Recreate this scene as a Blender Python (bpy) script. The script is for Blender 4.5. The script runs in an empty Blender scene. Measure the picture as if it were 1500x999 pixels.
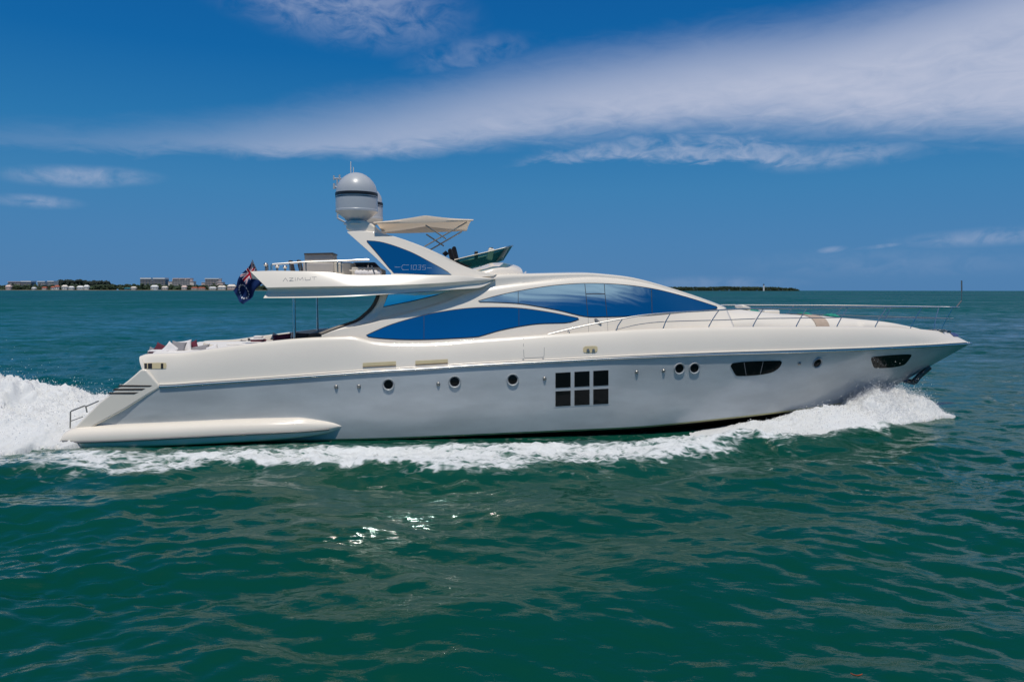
import bpy, bmesh, math, random
import numpy as np
from mathutils import Vector, Matrix
from mathutils.bvhtree import BVHTree
from mathutils.geometry import delaunay_2d_cdt

random.seed(7)
rng = np.random.default_rng(11)
R = math.radians
scene = bpy.context.scene
COL = scene.collection

# ------------------------------------------------------------------ camera
CAM_H, CAM_D, FPX = 4.6, 26.0, 1050.0
PITCH = math.atan((499.5 - 425.2) / FPX)
ROLL = 0.0011
cd = bpy.data.cameras.new('camera')
cd.sensor_width = 36.0
cd.lens = 36.0 * FPX / 1500.0
cd.clip_start, cd.clip_end = 0.2, 90000.0
cam = bpy.data.objects.new('camera', cd)
COL.objects.link(cam)
cam.location = (0, -CAM_D, CAM_H)
cam.rotation_euler = (Matrix.Rotation(R(90) - PITCH, 3, 'X') @ Matrix.Rotation(ROLL, 3, 'Z')).to_euler()
scene.camera = cam

# ------------------------------------------------------------------ light and exposure
SUN_EL, SUN_AZ = R(70), R(179)          # azimuth clockwise from +Y: the sun stands high behind the camera
sun = bpy.data.lights.new('sun', 'SUN')
sun.energy, sun.angle, sun.color = 3.3, R(0.53), (1.0, 0.94, 0.85)
so = bpy.data.objects.new('sun', sun)
COL.objects.link(so)
sdir = Vector((math.sin(SUN_AZ) * math.cos(SUN_EL), math.cos(SUN_AZ) * math.cos(SUN_EL), math.sin(SUN_EL)))
so.rotation_euler = sdir.to_track_quat('Z', 'Y').to_euler()
scene.view_settings.view_transform = 'Standard'
scene.view_settings.look = 'None'
scene.view_settings.exposure = 0.0
scene.view_settings.gamma = 1.0
scene.render.engine = 'CYCLES'
scene.cycles.use_denoising = True
scene.cycles.max_bounces = 8
scene.cycles.sample_clamp_indirect = 60.0
scene.cycles.caustics_reflective = False
scene.cycles.blur_glossy = 0.05


# ------------------------------------------------------------------ node helpers
class NT:
    def __init__(s, nt):
        s.t = nt

    def n(s, kind, **kw):
        nd = s.t.nodes.new(kind)
        for k, v in kw.items():
            if k == 'inp':
                for i, val in v.items():
                    if hasattr(val, 'is_output'):
                        s.t.links.new(val, nd.inputs[i])
                    else:
                        nd.inputs[i].default_value = val
            else:
                setattr(nd, k, v)
        return nd

    def m(s, op, a, b=0.0, c=None, clamp=False):
        d = {0: a, 1: b}
        if c is not None:
            d[2] = c
        return s.n('ShaderNodeMath', operation=op, use_clamp=clamp, inp=d).outputs[0]

    def ss(s, v, a, b, lo=0.0, hi=1.0):
        return s.n('ShaderNodeMapRange', interpolation_type='SMOOTHSTEP', inp={0: v, 1: a, 2: b, 3: lo, 4: hi}).outputs[0]

    def noise(s, vec, scale, detail=4.0, rough=0.55, dist=0.0):
        return s.n('ShaderNodeTexNoise', inp={'Vector': vec, 'Scale': scale, 'Detail': detail, 'Roughness': rough,
                                               'Distortion': dist}).outputs[0]

    def mix(s, f, a, b, mode='MIX'):
        nd = s.n('ShaderNodeMix', data_type='RGBA', blend_type=mode)
        for sock, val in ((nd.inputs[0], f), (nd.inputs[6], a), (nd.inputs[7], b)):
            if hasattr(val, 'is_output'):
                s.t.links.new(val, sock)
            else:
                sock.default_value = val
        return nd.outputs[2]

    def curve(s, v, pts):
        nd = s.n('ShaderNodeFloatCurve', inp={1: v})
        c = nd.mapping.curves[0]
        for i, p in enumerate(pts):
            if i < 2:
                c.points[i].location = p
            else:
                c.points.new(*p)
        nd.mapping.update()
        return nd.outputs[0]


# ------------------------------------------------------------------ sky
world = bpy.data.worlds.new('World')
scene.world = world
world.use_nodes = True
wt = world.node_tree
wt.nodes.clear()
W = NT(wt)
tc = W.n('ShaderNodeTexCoord').outputs['Generated']
sx = W.n('ShaderNodeSeparateXYZ', inp={0: tc})
X, Y, Z = sx.outputs[0], sx.outputs[1], sx.outputs[2]
el = W.m('ARCSINE', W.m('MAXIMUM', Z, -0.999))
az = W.m('ARCTAN2', X, Y)
sky = W.n('ShaderNodeTexSky', sky_type='NISHITA', sun_disc=False, sun_elevation=SUN_EL, sun_rotation=SUN_AZ,
          altitude=0.0, air_density=1.0, dust_density=0.3, ozone_density=3.0).outputs[0]
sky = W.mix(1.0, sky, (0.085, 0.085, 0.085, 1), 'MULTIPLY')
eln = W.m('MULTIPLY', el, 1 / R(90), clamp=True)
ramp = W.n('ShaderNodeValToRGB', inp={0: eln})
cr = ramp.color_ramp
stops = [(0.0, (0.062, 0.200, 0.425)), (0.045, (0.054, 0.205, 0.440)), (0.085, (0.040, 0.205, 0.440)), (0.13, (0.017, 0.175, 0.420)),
         (0.19, (0.001, 0.125, 0.375)), (0.27, (0.0, 0.092, 0.325)), (0.5, (0.004, 0.075, 0.25)), (0.72, (0.03, 0.10, 0.26)), (0.88, (0.40, 0.42, 0.47)), (1.0, (0.36, 0.38, 0.44))]  # last stops: grey veil overhead, out of view, added to neutralise the skylight
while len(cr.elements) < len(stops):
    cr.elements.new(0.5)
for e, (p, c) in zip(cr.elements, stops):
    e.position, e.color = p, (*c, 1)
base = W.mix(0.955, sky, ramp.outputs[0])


def deg_u(u):
    return math.degrees(math.atan((u - 750) / FPX))


def el_px(u, v):
    return math.degrees(math.atan((425.2 - v) / FPX * math.cos(R(deg_u(u)))))


azd = W.m('MULTIPLY', az, 180 / math.pi)
eld = W.m('MULTIPLY', el, 180 / math.pi)
azn = W.m('ADD', W.m('MULTIPLY', azd, 1 / 90), 0.5, clamp=True)     # -45..45 deg -> 0..1
front = W.m('GREATER_THAN', Y, 0.0)
cv = W.n('ShaderNodeCombineXYZ', inp={0: W.m('MULTIPLY', azd, 0.045), 1: W.m('MULTIPLY', eld, 0.16), 2: 0.0}).outputs[0]
rot = W.n('ShaderNodeVectorRotate', rotation_type='Z_AXIS', inp={'Vector': cv, 'Angle': R(-14)}).outputs[0]
n_big = W.noise(rot, 2.2, 5, 0.55, 0.6)
n_fine = W.noise(rot, 6.5, 7, 0.62, 1.1)
vec_d = W.n('ShaderNodeCombineXYZ', inp={0: W.m('MULTIPLY', azd, 0.12), 1: W.m('MULTIPLY', eld, 0.22), 2: 3.0}).outputs[0]
n_puff = W.noise(vec_d, 4.0, 7, 0.6, 0.5)


def band(low, high, soft_lo, soft_hi, wob=1.4):
    """cloud band between two elevation curves given as image points of the horizon panorama"""
    L = W.curve(azn, [((deg_u(u) + 45) / 90, el_px(u, v) / 40) for u, v in low])
    H = W.curve(azn, [((deg_u(u) + 45) / 90, el_px(u, v) / 40) for u, v in high])
    e = W.m('ADD', eld, W.m('MULTIPLY', W.m('SUBTRACT', n_fine, 0.5), wob))
    e = W.m('ADD', e, W.m('MULTIPLY', W.m('SUBTRACT', n_big, 0.5), wob))
    dl = W.m('SUBTRACT', e, W.m('MULTIPLY', L, 40))
    dh = W.m('SUBTRACT', W.m('MULTIPLY', H, 40), e)
    if hasattr(soft_lo, 'is_output'):
        soft_lo = W.m('MULTIPLY', soft_lo, 5.0)
    return W.m('MULTIPLY', W.ss(dl, 0.0, soft_lo), W.ss(dh, 0.0, soft_hi))


def blob(u, v, ru, rv, tilt=0.0):
    a = W.m('MULTIPLY', W.m('SUBTRACT', azd, deg_u(u)), FPX / 57.3 / ru)
    b = W.m('SUBTRACT', eld, el_px(u, v))
    b = W.m('MULTIPLY', W.m('SUBTRACT', b, W.m('MULTIPLY', W.m('SUBTRACT', azd, deg_u(u)), tilt)), FPX / 57.3 / rv)
    d = W.m('SQRT', W.m('ADD', W.m('MULTIPLY', a, a), W.m('MULTIPLY', b, b)))
    return W.ss(d, 1.0, 0.15)


main = band([(-300, 215), (0, 226), (200, 234), (420, 240), (600, 242), (720, 234), (860, 226), (1000, 224), (1200, 226), (1350, 230), (1500, 236), (1750, 240)],
            [(-300, 185), (0, 172), (200, 168), (420, 140), (600, 108), (750, 74), (1000, 32), (1200, 2), (1350, -40), (1500, -90), (1750, -150)],
            W.curve(azn, [(0.0, 1.2 / 5), ((deg_u(500) + 45) / 90, 1.5 / 5), ((deg_u(900) + 45) / 90, 0.66), ((deg_u(1300) + 45) / 90, 0.75), (1.0, 0.75)]), 5.5, 1.3)
dens_az = W.curve(azn, [(0.0, 0.66), ((deg_u(0) + 45) / 90, 0.66), ((deg_u(400) + 45) / 90, 0.66), ((deg_u(800) + 45) / 90, 0.78), ((deg_u(1150) + 45) / 90, 0.92), (1.0, 0.95)])
main = W.m('MULTIPLY', W.m('MULTIPLY', main, dens_az), W.m('ADD', 0.50, W.m('ADD', W.m('MULTIPLY', n_big, 0.5), W.m('MULTIPLY', n_fine, 0.42))))
low2 = band([(-300, 300), (500, 300), (700, 262), (820, 240), (1000, 242), (1100, 246), (1250, 246), (1500, 212), (1750, 200)],
            [(-300, 330), (500, 310), (700, 262), (820, 206), (1000, 190), (1100, 190), (1250, 205), (1400, 205), (1500, 220), (1750, 220)], 0.5, 2.2, 1.5)
low2 = W.m('MULTIPLY', low2, W.m('MULTIPLY', W.ss(n_puff, 0.22, 0.70), W.curve(azn, [(0.0, 0.0), ((deg_u(840) + 45) / 90, 0.62), ((deg_u(1080) + 45) / 90, 0.62), ((deg_u(1200) + 45) / 90, 0.46), ((deg_u(1420) + 45) / 90, 0.10), (1.0, 0.0)])))
puffs = None
for (u, v, ru, rv, tl, s) in [(500, 12, 230, 72, -0.1, 0.46), (690, 92, 120, 34, 0.15, 0.22), (128, 262, 105, 17, 0.05, 0.55),
                              (60, 298, 60, 11, 0.0, 0.42), (1440, 348, 125, 15, 0.03, 0.34), (1215, 366, 24, 6, 0.1, 0.4),
                              (1285, 361, 40, 4, 0.1, 0.3), (1225, 232, 130, 22, 0.05, 0.45), (1050, 415, 150, 14, 0, 0.16), (1300, 385, 260, 26, 0, .1)]:
    b = W.m('MULTIPLY', W.m('MULTIPLY', blob(u, v, ru, rv, tl), W.ss(n_puff, 0.24, 0.72)), s)
    puffs = b if puffs is None else W.m('MAXIMUM', puffs, b)
cl = W.m('MAXIMUM', W.m('MAXIMUM', main, low2), puffs)
cl = W.m('MULTIPLY', cl, front)
# cirrus added out of view behind the viewer, for reflections and neutral skylight
bv = W.n('ShaderNodeCombineXYZ', inp={0: W.m('MULTIPLY', W.m('DIVIDE', X, W.m('ADD', W.m('ABSOLUTE', Z), 0.12)), 0.7),
                                       1: W.m('MULTIPLY', W.m('DIVIDE', Y, W.m('ADD', W.m('ABSOLUTE', Z), 0.12)), 2.1), 2: 5.0}).outputs[0]
n_back = W.noise(bv, 0.55, 6, 0.58, 0.4)
back = W.m('MULTIPLY', W.ss(n_back, 0.36, 0.60), W.m('MULTIPLY', W.ss(eld, 48.0, 64.0), W.ss(eld, 84.0, 70.0)))
# the long cirrus bank on the sunward side
aaz = W.m('ABSOLUTE', azd)
bank_v = W.n('ShaderNodeCombineXYZ', inp={0: W.m('MULTIPLY', azd, 0.035), 1: W.m('MULTIPLY', W.m('ADD', eld, W.m('MULTIPLY', azd, 0.06)), 0.30), 2: 9.0}).outputs[0]
n_bank = W.noise(bank_v, 1.5, 6, 0.6, 0.9)
edge = W.m('ADD', W.m('SUBTRACT', eld, W.m('MULTIPLY', W.m('SUBTRACT', 170.0, azd), 0.22)), W.m('MULTIPLY', W.m('SUBTRACT', n_bank, 0.5), 7.0))
bank = W.m('MULTIPLY', W.m('MULTIPLY', W.ss(edge, 35.0, 39.5), W.ss(edge, 60.0, 46.0)), W.m('MULTIPLY', W.ss(azd, 100.0, 132.0), W.ss(azd, 173.0, 168.0)))
bank = W.m('MULTIPLY', bank, W.m('ADD', 0.35, W.m('MULTIPLY', n_bank, 0.9)))
back = W.m('MAXIMUM', W.m('MULTIPLY', back, 0.7), bank)
back = W.m('MULTIPLY', back, W.m('SUBTRACT', 1.0, front))
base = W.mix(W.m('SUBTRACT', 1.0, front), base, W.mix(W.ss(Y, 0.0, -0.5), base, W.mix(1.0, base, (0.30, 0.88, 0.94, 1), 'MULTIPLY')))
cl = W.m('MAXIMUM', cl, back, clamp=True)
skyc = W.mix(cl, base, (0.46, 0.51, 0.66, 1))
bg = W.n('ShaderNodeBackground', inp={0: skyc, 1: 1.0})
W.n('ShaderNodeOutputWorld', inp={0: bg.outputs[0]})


# ------------------------------------------------------------------ materials
def mat(name, col, rough=0.5, metal=0.0, coat=0.0, spec=0.5, bump=0.0, bscale=20.0, vary=0.0, vscale=3.0, ior=1.5, stretch=(1, 1, 1)):
    m = bpy.data.materials.new(name)
    m.use_nodes = True
    t = m.node_tree
    t.nodes.clear()
    N = NT(t)
    p = N.n('ShaderNodeBsdfPrincipled', inp={'Roughness': rough, 'Metallic': metal, 'Coat Weight': coat, 'Coat Roughness': 0.035,
                                             'Specular IOR Level': spec, 'IOR': ior})
    oc = N.n('ShaderNodeTexCoord').outputs['Object']
    oc = N.n('ShaderNodeMapping', inp={0: oc, 3: stretch}).outputs[0]
    c4 = (*col, 1)
    if vary:
        nz = N.noise(oc, vscale, 5, 0.6)
        a = tuple(min(1, x * (1 + vary)) for x in col)
        b = tuple(x * (1 - vary) for x in col)
        c = N.mix(N.ss(nz, 0.25, 0.75), (*b, 1), (*a, 1))
        t.links.new(c, p.inputs['Base Color'])
    else:
        p.inputs['Base Color'].default_value = c4
    if bump:
        nz = N.noise(oc, bscale, 3, 0.5)
        bp = N.n('ShaderNodeBump', inp={'Strength': bump, 'Distance': 0.02, 'Height': nz})
        t.links.new(bp.outputs[0], p.inputs['Normal'])
    N.n('ShaderNodeOutputMaterial', inp={0: p.outputs[0]})
    return m


M = {}
M['gelcoat'] = mat('white_gelcoat', (0.80, 0.735, 0.635), 0.24, coat=0.6, vary=0.02, vscale=0.6, bump=0.02, bscale=0.9)
M['silver'] = mat('silver_paint', (0.495, 0.52, 0.535), 0.30, metal=0.14, coat=0.45, vary=0.11, vscale=1.1, bump=0.16, bscale=1.1, stretch=(0.45, 1, 1.5))  # colour mottling imitates cloudy reflections on the hull
M['mirror'] = mat('blue_mirror_glass', (0.56, 0.80, 0.80), 0.03, metal=1.0, bump=0.012, bscale=0.7)
M['dark_glass'] = mat('dark_glass', (0.006, 0.008, 0.009), 0.04, coat=0.0, spec=0.12, bump=0.02, bscale=2.0)
M['gasket'] = mat('black_gasket', (0.012, 0.014, 0.02), 0.5)
M['chrome'] = mat('polished_steel', (0.70, 0.66, 0.61), 0.27, metal=1.0, bump=0.05, bscale=3)
M['dull_steel'] = mat('dull_steel', (0.30, 0.29, 0.27), 0.4, metal=0.8)
M['black_bottom'] = mat('antifouling_paint', (0.030, 0.023, 0.017), 0.5, vary=0.4, vscale=2)
M['boot'] = mat('boot_stripe_paint', (0.38, 0.36, 0.17), 0.4, vary=0.15, vscale=2)
M['teak'] = mat('teak', (0.25, 0.17, 0.10), 0.6, vary=0.2, vscale=6)
M['cream_panel'] = mat('cream_plastic', (0.56, 0.47, 0.28), 0.5, vary=0.05, vscale=4)
M['cream_trunk'] = mat('cream_gelcoat', (0.74, 0.69, 0.61), 0.45, vary=0.03, vscale=1)
M['tan'] = mat('tan_canvas', (0.42, 0.33, 0.26), 0.8, bump=0.1, bscale=60, vary=0.1, vscale=6)
M['grey_dome'] = mat('grey_dome_paint', (0.44, 0.46, 0.48), 0.33, coat=0.15, vary=0.03, vscale=1)
M['black'] = mat('black_rubber', (0.01, 0.01, 0.012), 0.45)
M['dark_cloth'] = mat('dark_grey_cloth', (0.045, 0.042, 0.045), 0.8, vary=0.2, vscale=6)
M['vent'] = mat('dark_bronze_slats', (0.055, 0.042, 0.033), 0.5)
M['grey_cab'] = mat('grey_beige_laminate', (0.42, 0.39, 0.36), 0.5, vary=0.04, vscale=2)
M['seat_white'] = mat('white_upholstery', (0.74, 0.71, 0.67), 0.6, bump=0.1, bscale=8)
M['seat_cream'] = mat('cream_upholstery', (0.55, 0.50, 0.42), 0.7, bump=0.1, bscale=8)
M['maroon'] = mat('maroon_cloth', (0.11, 0.012, 0.03), 0.85, bump=0.2, bscale=30, vary=0.2, vscale=8)
M['grey_cloth'] = mat('grey_cloth', (0.25, 0.24, 0.25), 0.85, bump=0.2, bscale=30, vary=0.1, vscale=8)
M['white_cloth'] = mat('white_cloth', (0.72, 0.69, 0.68), 0.85, bump=0.2, bscale=20, vary=0.05, vscale=8)
M['teal_cloth'] = mat('teal_cloth', (0.005, 0.22, 0.16), 0.8, bump=0.2, bscale=20, vary=0.2, vscale=8)
M['lettering'] = mat('dark_lettering', (0.20, 0.20, 0.21), 0.4)
M['white_line'] = mat('white_vinyl', (0.36, 0.42, 0.52), 0.5)
M['joint'] = mat('joint_grey', (0.30, 0.29, 0.28), 0.6)
M['anchor'] = mat('anchor_steel', (0.10, 0.095, 0.09), 0.45, metal=0.6, vary=0.4, vscale=8)
M['porthole'] = mat('porthole_frame_paint', (0.36, 0.38, 0.39), 0.4)
M['bar_brown'] = mat('brown_laminate', (0.17, 0.13, 0.10), 0.5, vary=0.1, vscale=3)
M['navy'] = mat('navy_glass', (0.004, 0.02, 0.12), 0.15)


def green_glass():
    m = bpy.data.materials.new('green_tinted_glass')
    m.use_nodes = True
    t = m.node_tree
    t.nodes.clear()
    N = NT(t)
    tr = N.n('ShaderNodeBsdfTransparent', inp={0: (0.13, 0.30, 0.25, 1)})
    gl = N.n('ShaderNodeBsdfPrincipled', inp={'Base Color': (0.01, 0.06, 0.05, 1), 'Roughness': 0.05})
    mx = N.n('ShaderNodeMixShader', inp={0: 0.45, 1: tr.outputs[0], 2: gl.outputs[0]})
    N.n('ShaderNodeOutputMaterial', inp={0: mx.outputs[0]})
    return m


M['green_glass'] = green_glass()


def cloth_mat(name, col, trans):
    m = bpy.data.materials.new(name)
    m.use_nodes = True
    t = m.node_tree
    t.nodes.clear()
    N = NT(t)
    oc = N.n('ShaderNodeTexCoord').outputs['Object']
    nz = N.noise(oc, 4.0, 4, 0.6)
    c = N.mix(nz, tuple(0.92 * x for x in col) + (1,), tuple(min(1, 1.06 * x) for x in col) + (1,))
    bp = N.n('ShaderNodeBump', inp={'Strength': 0.2, 'Distance': 0.02, 'Height': nz})
    d = N.n('ShaderNodeBsdfDiffuse', inp={0: c, 'Normal': bp.outputs[0]})
    tl = N.n('ShaderNodeBsdfTranslucent', inp={0: c})
    mx = N.n('ShaderNodeMixShader', inp={0: trans, 1: d.outputs[0], 2: tl.outputs[0]})
    N.n('ShaderNodeOutputMaterial', inp={0: mx.outputs[0]})
    return m


M['canvas_top'] = cloth_mat('pale_canvas', (0.86, 0.73, 0.59), 0.25)

# ------------------------------------------------------------------ photograph geometry -> places on the boat
YAW = R(6.5)
CAMROT = np.array(cam.rotation_euler.to_matrix())
RZ = np.array(Matrix.Rotation(-YAW, 3, 'Z'))
CL = RZ @ np.array([0, -CAM_D, CAM_H])


def wray(u, v):
    return CAMROT @ np.array([(u - 750) / FPX, (499.5 - v) / FPX, -1.0])


def lray(u, v):
    return RZ @ wray(u, v)


def P(u, v, yl):
    """boat-frame point on the fore-and-aft plane y = yl seen at u, v (yl: number or function of x, z)"""
    d = lray(u, v)
    if not callable(yl):
        t = (yl - CL[1]) / d[1]
        return CL + d * t
    y = -2.0
    for _ in range(12):
        p = CL + d * ((y - CL[1]) / d[1])
        y = yl(p[0], p[2])
    return CL + d * ((y - CL[1]) / d[1])


def G(u, v, z=0.0):
    """world point on the level z seen at u, v"""
    d = wray(u, v)
    return np.array([0, -CAM_D, CAM_H]) + d * ((z - CAM_H) / d[2])


def to_local(p):
    return RZ @ np.asarray(p)


def to_world(p):
    return RZ.T @ np.asarray(p)


def pch(xs, ys):
    xs, ys = np.asarray(xs, float), np.asarray(ys, float)
    o = np.argsort(xs)
    xs, ys = xs[o], ys[o]
    keep = np.r_[True, np.diff(xs) > 1e-6]
    xs, ys = xs[keep], ys[keep]
    h, dl = np.diff(xs), np.diff(ys) / np.diff(xs)
    d = np.zeros_like(xs)
    for i in range(1, len(xs) - 1):
        if dl[i - 1] * dl[i] > 0:
            w1, w2 = 2 * h[i] + h[i - 1], h[i] + 2 * h[i - 1]
            d[i] = (w1 + w2) / (w1 / dl[i - 1] + w2 / dl[i])
    d[0], d[-1] = dl[0], dl[-1]

    def f(x):
        x = np.clip(x, xs[0], xs[-1])
        i = np.clip(np.searchsorted(xs, x) - 1, 0, len(xs) - 2)
        t = (x - xs[i]) / h[i]
        return ((1 + 2 * t) * (1 - t) ** 2 * ys[i] + t * (1 - t) ** 2 * h[i] * d[i]
                + t * t * (3 - 2 * t) * ys[i + 1] + t * t * (t - 1) * h[i] * d[i + 1])
    f.lo, f.hi = xs[0], xs[-1]
    return f


def crv(pts, bf):
    """z over x along a line of the picture lying on the surface y = -bf(x)"""
    q = [P(u, v, (lambda x, z: -bf(x)) if callable(bf) else bf) for u, v in pts]
    return pch([a[0] for a in q], [a[2] for a in q])


# ------------------------------------------------------------------ mesh helpers
def mk(name, verts, faces, m, parent=None, smooth=True, ang=32):
    me = bpy.data.meshes.new(name)
    me.from_pydata([tuple(map(float, v)) for v in verts], [], faces)
    me.update()
    bm = bmesh.new()
    bm.from_mesh(me)
    bmesh.ops.recalc_face_normals(bm, faces=bm.faces)
    bm.to_mesh(me)
    bm.free()
    if smooth:
        me.shade_smooth()
        me.set_sharp_from_angle(angle=R(ang))
    me.materials.append(m)
    o = bpy.data.objects.new(name, me)
    COL.objects.link(o)
    if parent is not None:
        o.parent = parent
    return o


class MB:
    def __init__(s):
        s.v, s.f = [], []

    def add(s, v, f):
        b = len(s.v)
        s.v += [tuple(map(float, q)) for q in v]
        s.f += [tuple(i + b for i in q) for q in f]
        return s

    def box(s, c, size, rot=None):
        hx, hy, hz = (d / 2 for d in size)
        v = [Vector((x, y, z)) for x in (-hx, hx) for y in (-hy, hy) for z in (-hz, hz)]
        if rot is not None:
            v = [rot @ q for q in v]
        c = Vector(c)
        return s.add([c + q for q in v], [(0, 1, 3, 2), (4, 6, 7, 5), (0, 4, 5, 1), (2, 3, 7, 6), (0, 2, 6, 4), (1, 5, 7, 3)])

    def loft(s, rows, cap0=False, cap1=False, close=False):
        n = len(rows[0])
        v = [p for r in rows for p in r]
        f = []
        for i in range(len(rows) - 1):
            for j in range(n if close else n - 1):
                k = (j + 1) % n
                f.append((i * n + j, i * n + k, (i + 1) * n + k, (i + 1) * n + j))
        if cap0:
            f.append(tuple(range(n))[::-1])
        if cap1:
            f.append(tuple((len(rows) - 1) * n + j for j in range(n)))
        return s.add(v, f)

    def tube(s, pts, r, n=8):
        pts = [Vector(p) for p in pts]
        rows = []
        up = None
        for i, p in enumerate(pts):
            a = pts[max(i - 1, 0)]
            b = pts[min(i + 1, len(pts) - 1)]
            t = (b - a).normalized()
            if up is None:
                up = t.orthogonal().normalized()
            up = (up - t * up.dot(t)).normalized()
            sd = t.cross(up)
            rr = r[i] if isinstance(r, (list, tuple)) else r
            rows.append([p + (up * math.cos(2 * math.pi * k / n) + sd * math.sin(2 * math.pi * k / n)) * rr for k in range(n)])
        return s.loft(rows, True, True, True)

    def lathe(s, c, prof, n=40, axis='z'):
        rows = []
        for r_, h in prof:
            row = []
            for k in range(n):
                a = 2 * math.pi * k / n
                q = (r_ * math.cos(a), r_ * math.sin(a), h)
                if axis == 'y':
                    q = (q[0], q[2], q[1])
                row.append((c[0] + q[0], c[1] + q[1], c[2] + q[2]))
            rows.append(row)
        return s.loft(rows, True, True, True)

    def prism(s, poly, off):
        """poly: 3D outline, off: thickness vector"""
        n = len(poly)
        off = Vector(off)
        v = [Vector(p) for p in poly] + [Vector(p) + off for p in poly]
        f = [tuple(range(n))[::-1], tuple(range(n, 2 * n))]
        f += [(i, (i + 1) % n, n + (i + 1) % n, n + i) for i in range(n)]
        return s.add(v, f)

    def build(s, name, m, parent=None, smooth=True, ang=32, bevel=0.0, seg=2):
        o = mk(name, s.v, s.f, m, parent, smooth, ang)
        if bevel:
            b = o.modifiers.new('bevel', 'BEVEL')
            b.width, b.segments, b.limit_method, b.angle_limit = bevel, seg, 'ANGLE', R(30)
            b.harden_normals = False
        return o


def bvh_of(o):
    me = o.data
    return BVHTree.FromPolygons([v.co.copy() for v in me.vertices], [tuple(p.vertices) for p in me.polygons])


def hit(bvhs, u, v):
    d = Vector(lray(u, v)).normalized()
    best = None
    for b in bvhs:
        loc, nor, _, dist = b.ray_cast(Vector(CL), d)
        if loc is not None and (best is None or dist < best[2]):
            if nor.dot(d) > 0:
                nor = -nor
            best = (loc, nor, dist)
    return best


def smooth_poly(poly, step=3.0, sub=True):
    """closed outline resampled with straight pieces"""
    out = []
    n = len(poly)
    for i in range(n):
        a, b = np.array(poly[i], float), np.array(poly[(i + 1) % n], float)
        k = max(1, int(np.hypot(*(b - a)) / step))
        out += [tuple(a + (b - a) * j / k) for j in range(k)]
    return out


def spl(pts, step=4.0):
    """open Catmull-Rom line through picture points"""
    p = [np.array(q, float) for q in pts]
    p = [2 * p[0] - p[1]] + p + [2 * p[-1] - p[-2]]
    out = []
    for i in range(1, len(p) - 2):
        k = max(2, int(np.hypot(*(p[i + 1] - p[i])) / step))
        for j in range(k):
            t = j / k
            out.append(tuple(0.5 * (2 * p[i] + (p[i + 1] - p[i - 1]) * t + (2 * p[i - 1] - 5 * p[i] + 4 * p[i + 1] - p[i + 2]) * t * t
                                    + (3 * p[i] - p[i - 1] - 3 * p[i + 1] + p[i + 2]) * t ** 3)))
    out.append(tuple(p[-2]))
    return out


def grow(poly, d):
    n = len(poly)
    a = np.array(poly, float)
    area = sum(a[i][0] * a[(i + 1) % n][1] - a[(i + 1) % n][0] * a[i][1] for i in range(n))
    s = 1 if area > 0 else -1
    out = []
    for i in range(n):
        t = a[(i + 1) % n] - a[i - 1]
        L = np.hypot(*t) or 1
        out.append((a[i][0] + s * t[1] / L * d, a[i][1] - s * t[0] / L * d))
    return out


def panel(name, poly, bvhs, off, thick, m, parent, step=5.0, flat=False):
    """a shell of real thickness laid on a surface of the boat"""
    poly = smooth_poly(poly, step)
    xs, ys = [q[0] for q in poly], [q[1] for q in poly]
    pts = [Vector(q) for q in poly]
    nb = len(pts)
    import itertools
    arr = np.array(poly)

    def inside(x, y):
        c = False
        j = nb - 1
        for i in range(nb):
            if (arr[i][1] > y) != (arr[j][1] > y) and x < (arr[j][0] - arr[i][0]) * (y - arr[i][1]) / (arr[j][1] - arr[i][1]) + arr[i][0]:
                c = not c
            j = i
        return c
    gs = step * 1.3
    x = min(xs)
    while x < max(xs):
        y = min(ys)
        while y < max(ys):
            if inside(x, y) and np.min(np.hypot(arr[:, 0] - x, arr[:, 1] - y)) > gs * 0.5:
                pts.append(Vector((x, y)))
            y += gs
        x += gs
    vo, _, fo, *_ = delaunay_2d_cdt(pts, [], [list(range(nb))], 1, 1e-4)
    hits = [hit(bvhs, q.x, q.y) for q in vo]
    good = [h for h in hits if h]
    if not good:
        return None
    if flat:
        cen = sum((h[0] for h in good), Vector()) / len(good)
        nor = sum((h[1] for h in good), Vector()).normalized()
        new = []
        for q in vo:
            d = Vector(lray(q.x, q.y))
            t = (cen - Vector(CL)).dot(nor) / d.dot(nor)
            new.append((Vector(CL) + d * t, nor, 0))
        hits = new
    else:
        for i, h in enumerate(hits):
            if h is None:
                j = min((k for k in range(len(hits)) if hits[k]), key=lambda k: (vo[k] - vo[i]).length)
                b = hits[j]
                d = Vector(lray(vo[i].x, vo[i].y))
                t = (b[0] - Vector(CL)).dot(b[1]) / d.dot(b[1])
                hits[i] = (Vector(CL) + d * t, b[1], 0)
    n = len(vo)
    front = [h[0] + h[1] * off for h in hits]
    back = [h[0] + h[1] * (off - thick) for h in hits]
    f = [tuple(q) for q in fo] + [tuple(i + n for i in q[::-1]) for q in fo]
    cnt = {}
    for q in fo:
        for i in range(len(q)):
            a, b = q[i], q[(i + 1) % len(q)]
            cnt[(a, b)] = 1
    for (a, b) in cnt:
        if (b, a) not in cnt:
            f.append((b, a, a + n, b + n))
    return mk(name, front + back, f, m, parent, True, 40)


def line_panel(name, pts, w, bvhs, off, m, parent, thick=0.004):
    a = np.array(pts, float)
    L, Rr = [], []
    for i in range(len(a)):
        t = a[min(i + 1, len(a) - 1)] - a[max(i - 1, 0)]
        t /= np.hypot(*t)
        nn = np.array([-t[1], t[0]]) * w / 2
        L.append(tuple(a[i] + nn))
        Rr.append(tuple(a[i] - nn))
    mb = MB()
    strip_into(mb, L, Rr, bvhs, off, thick)
    return mb.build(name, m, parent) if mb.v else None


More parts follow.
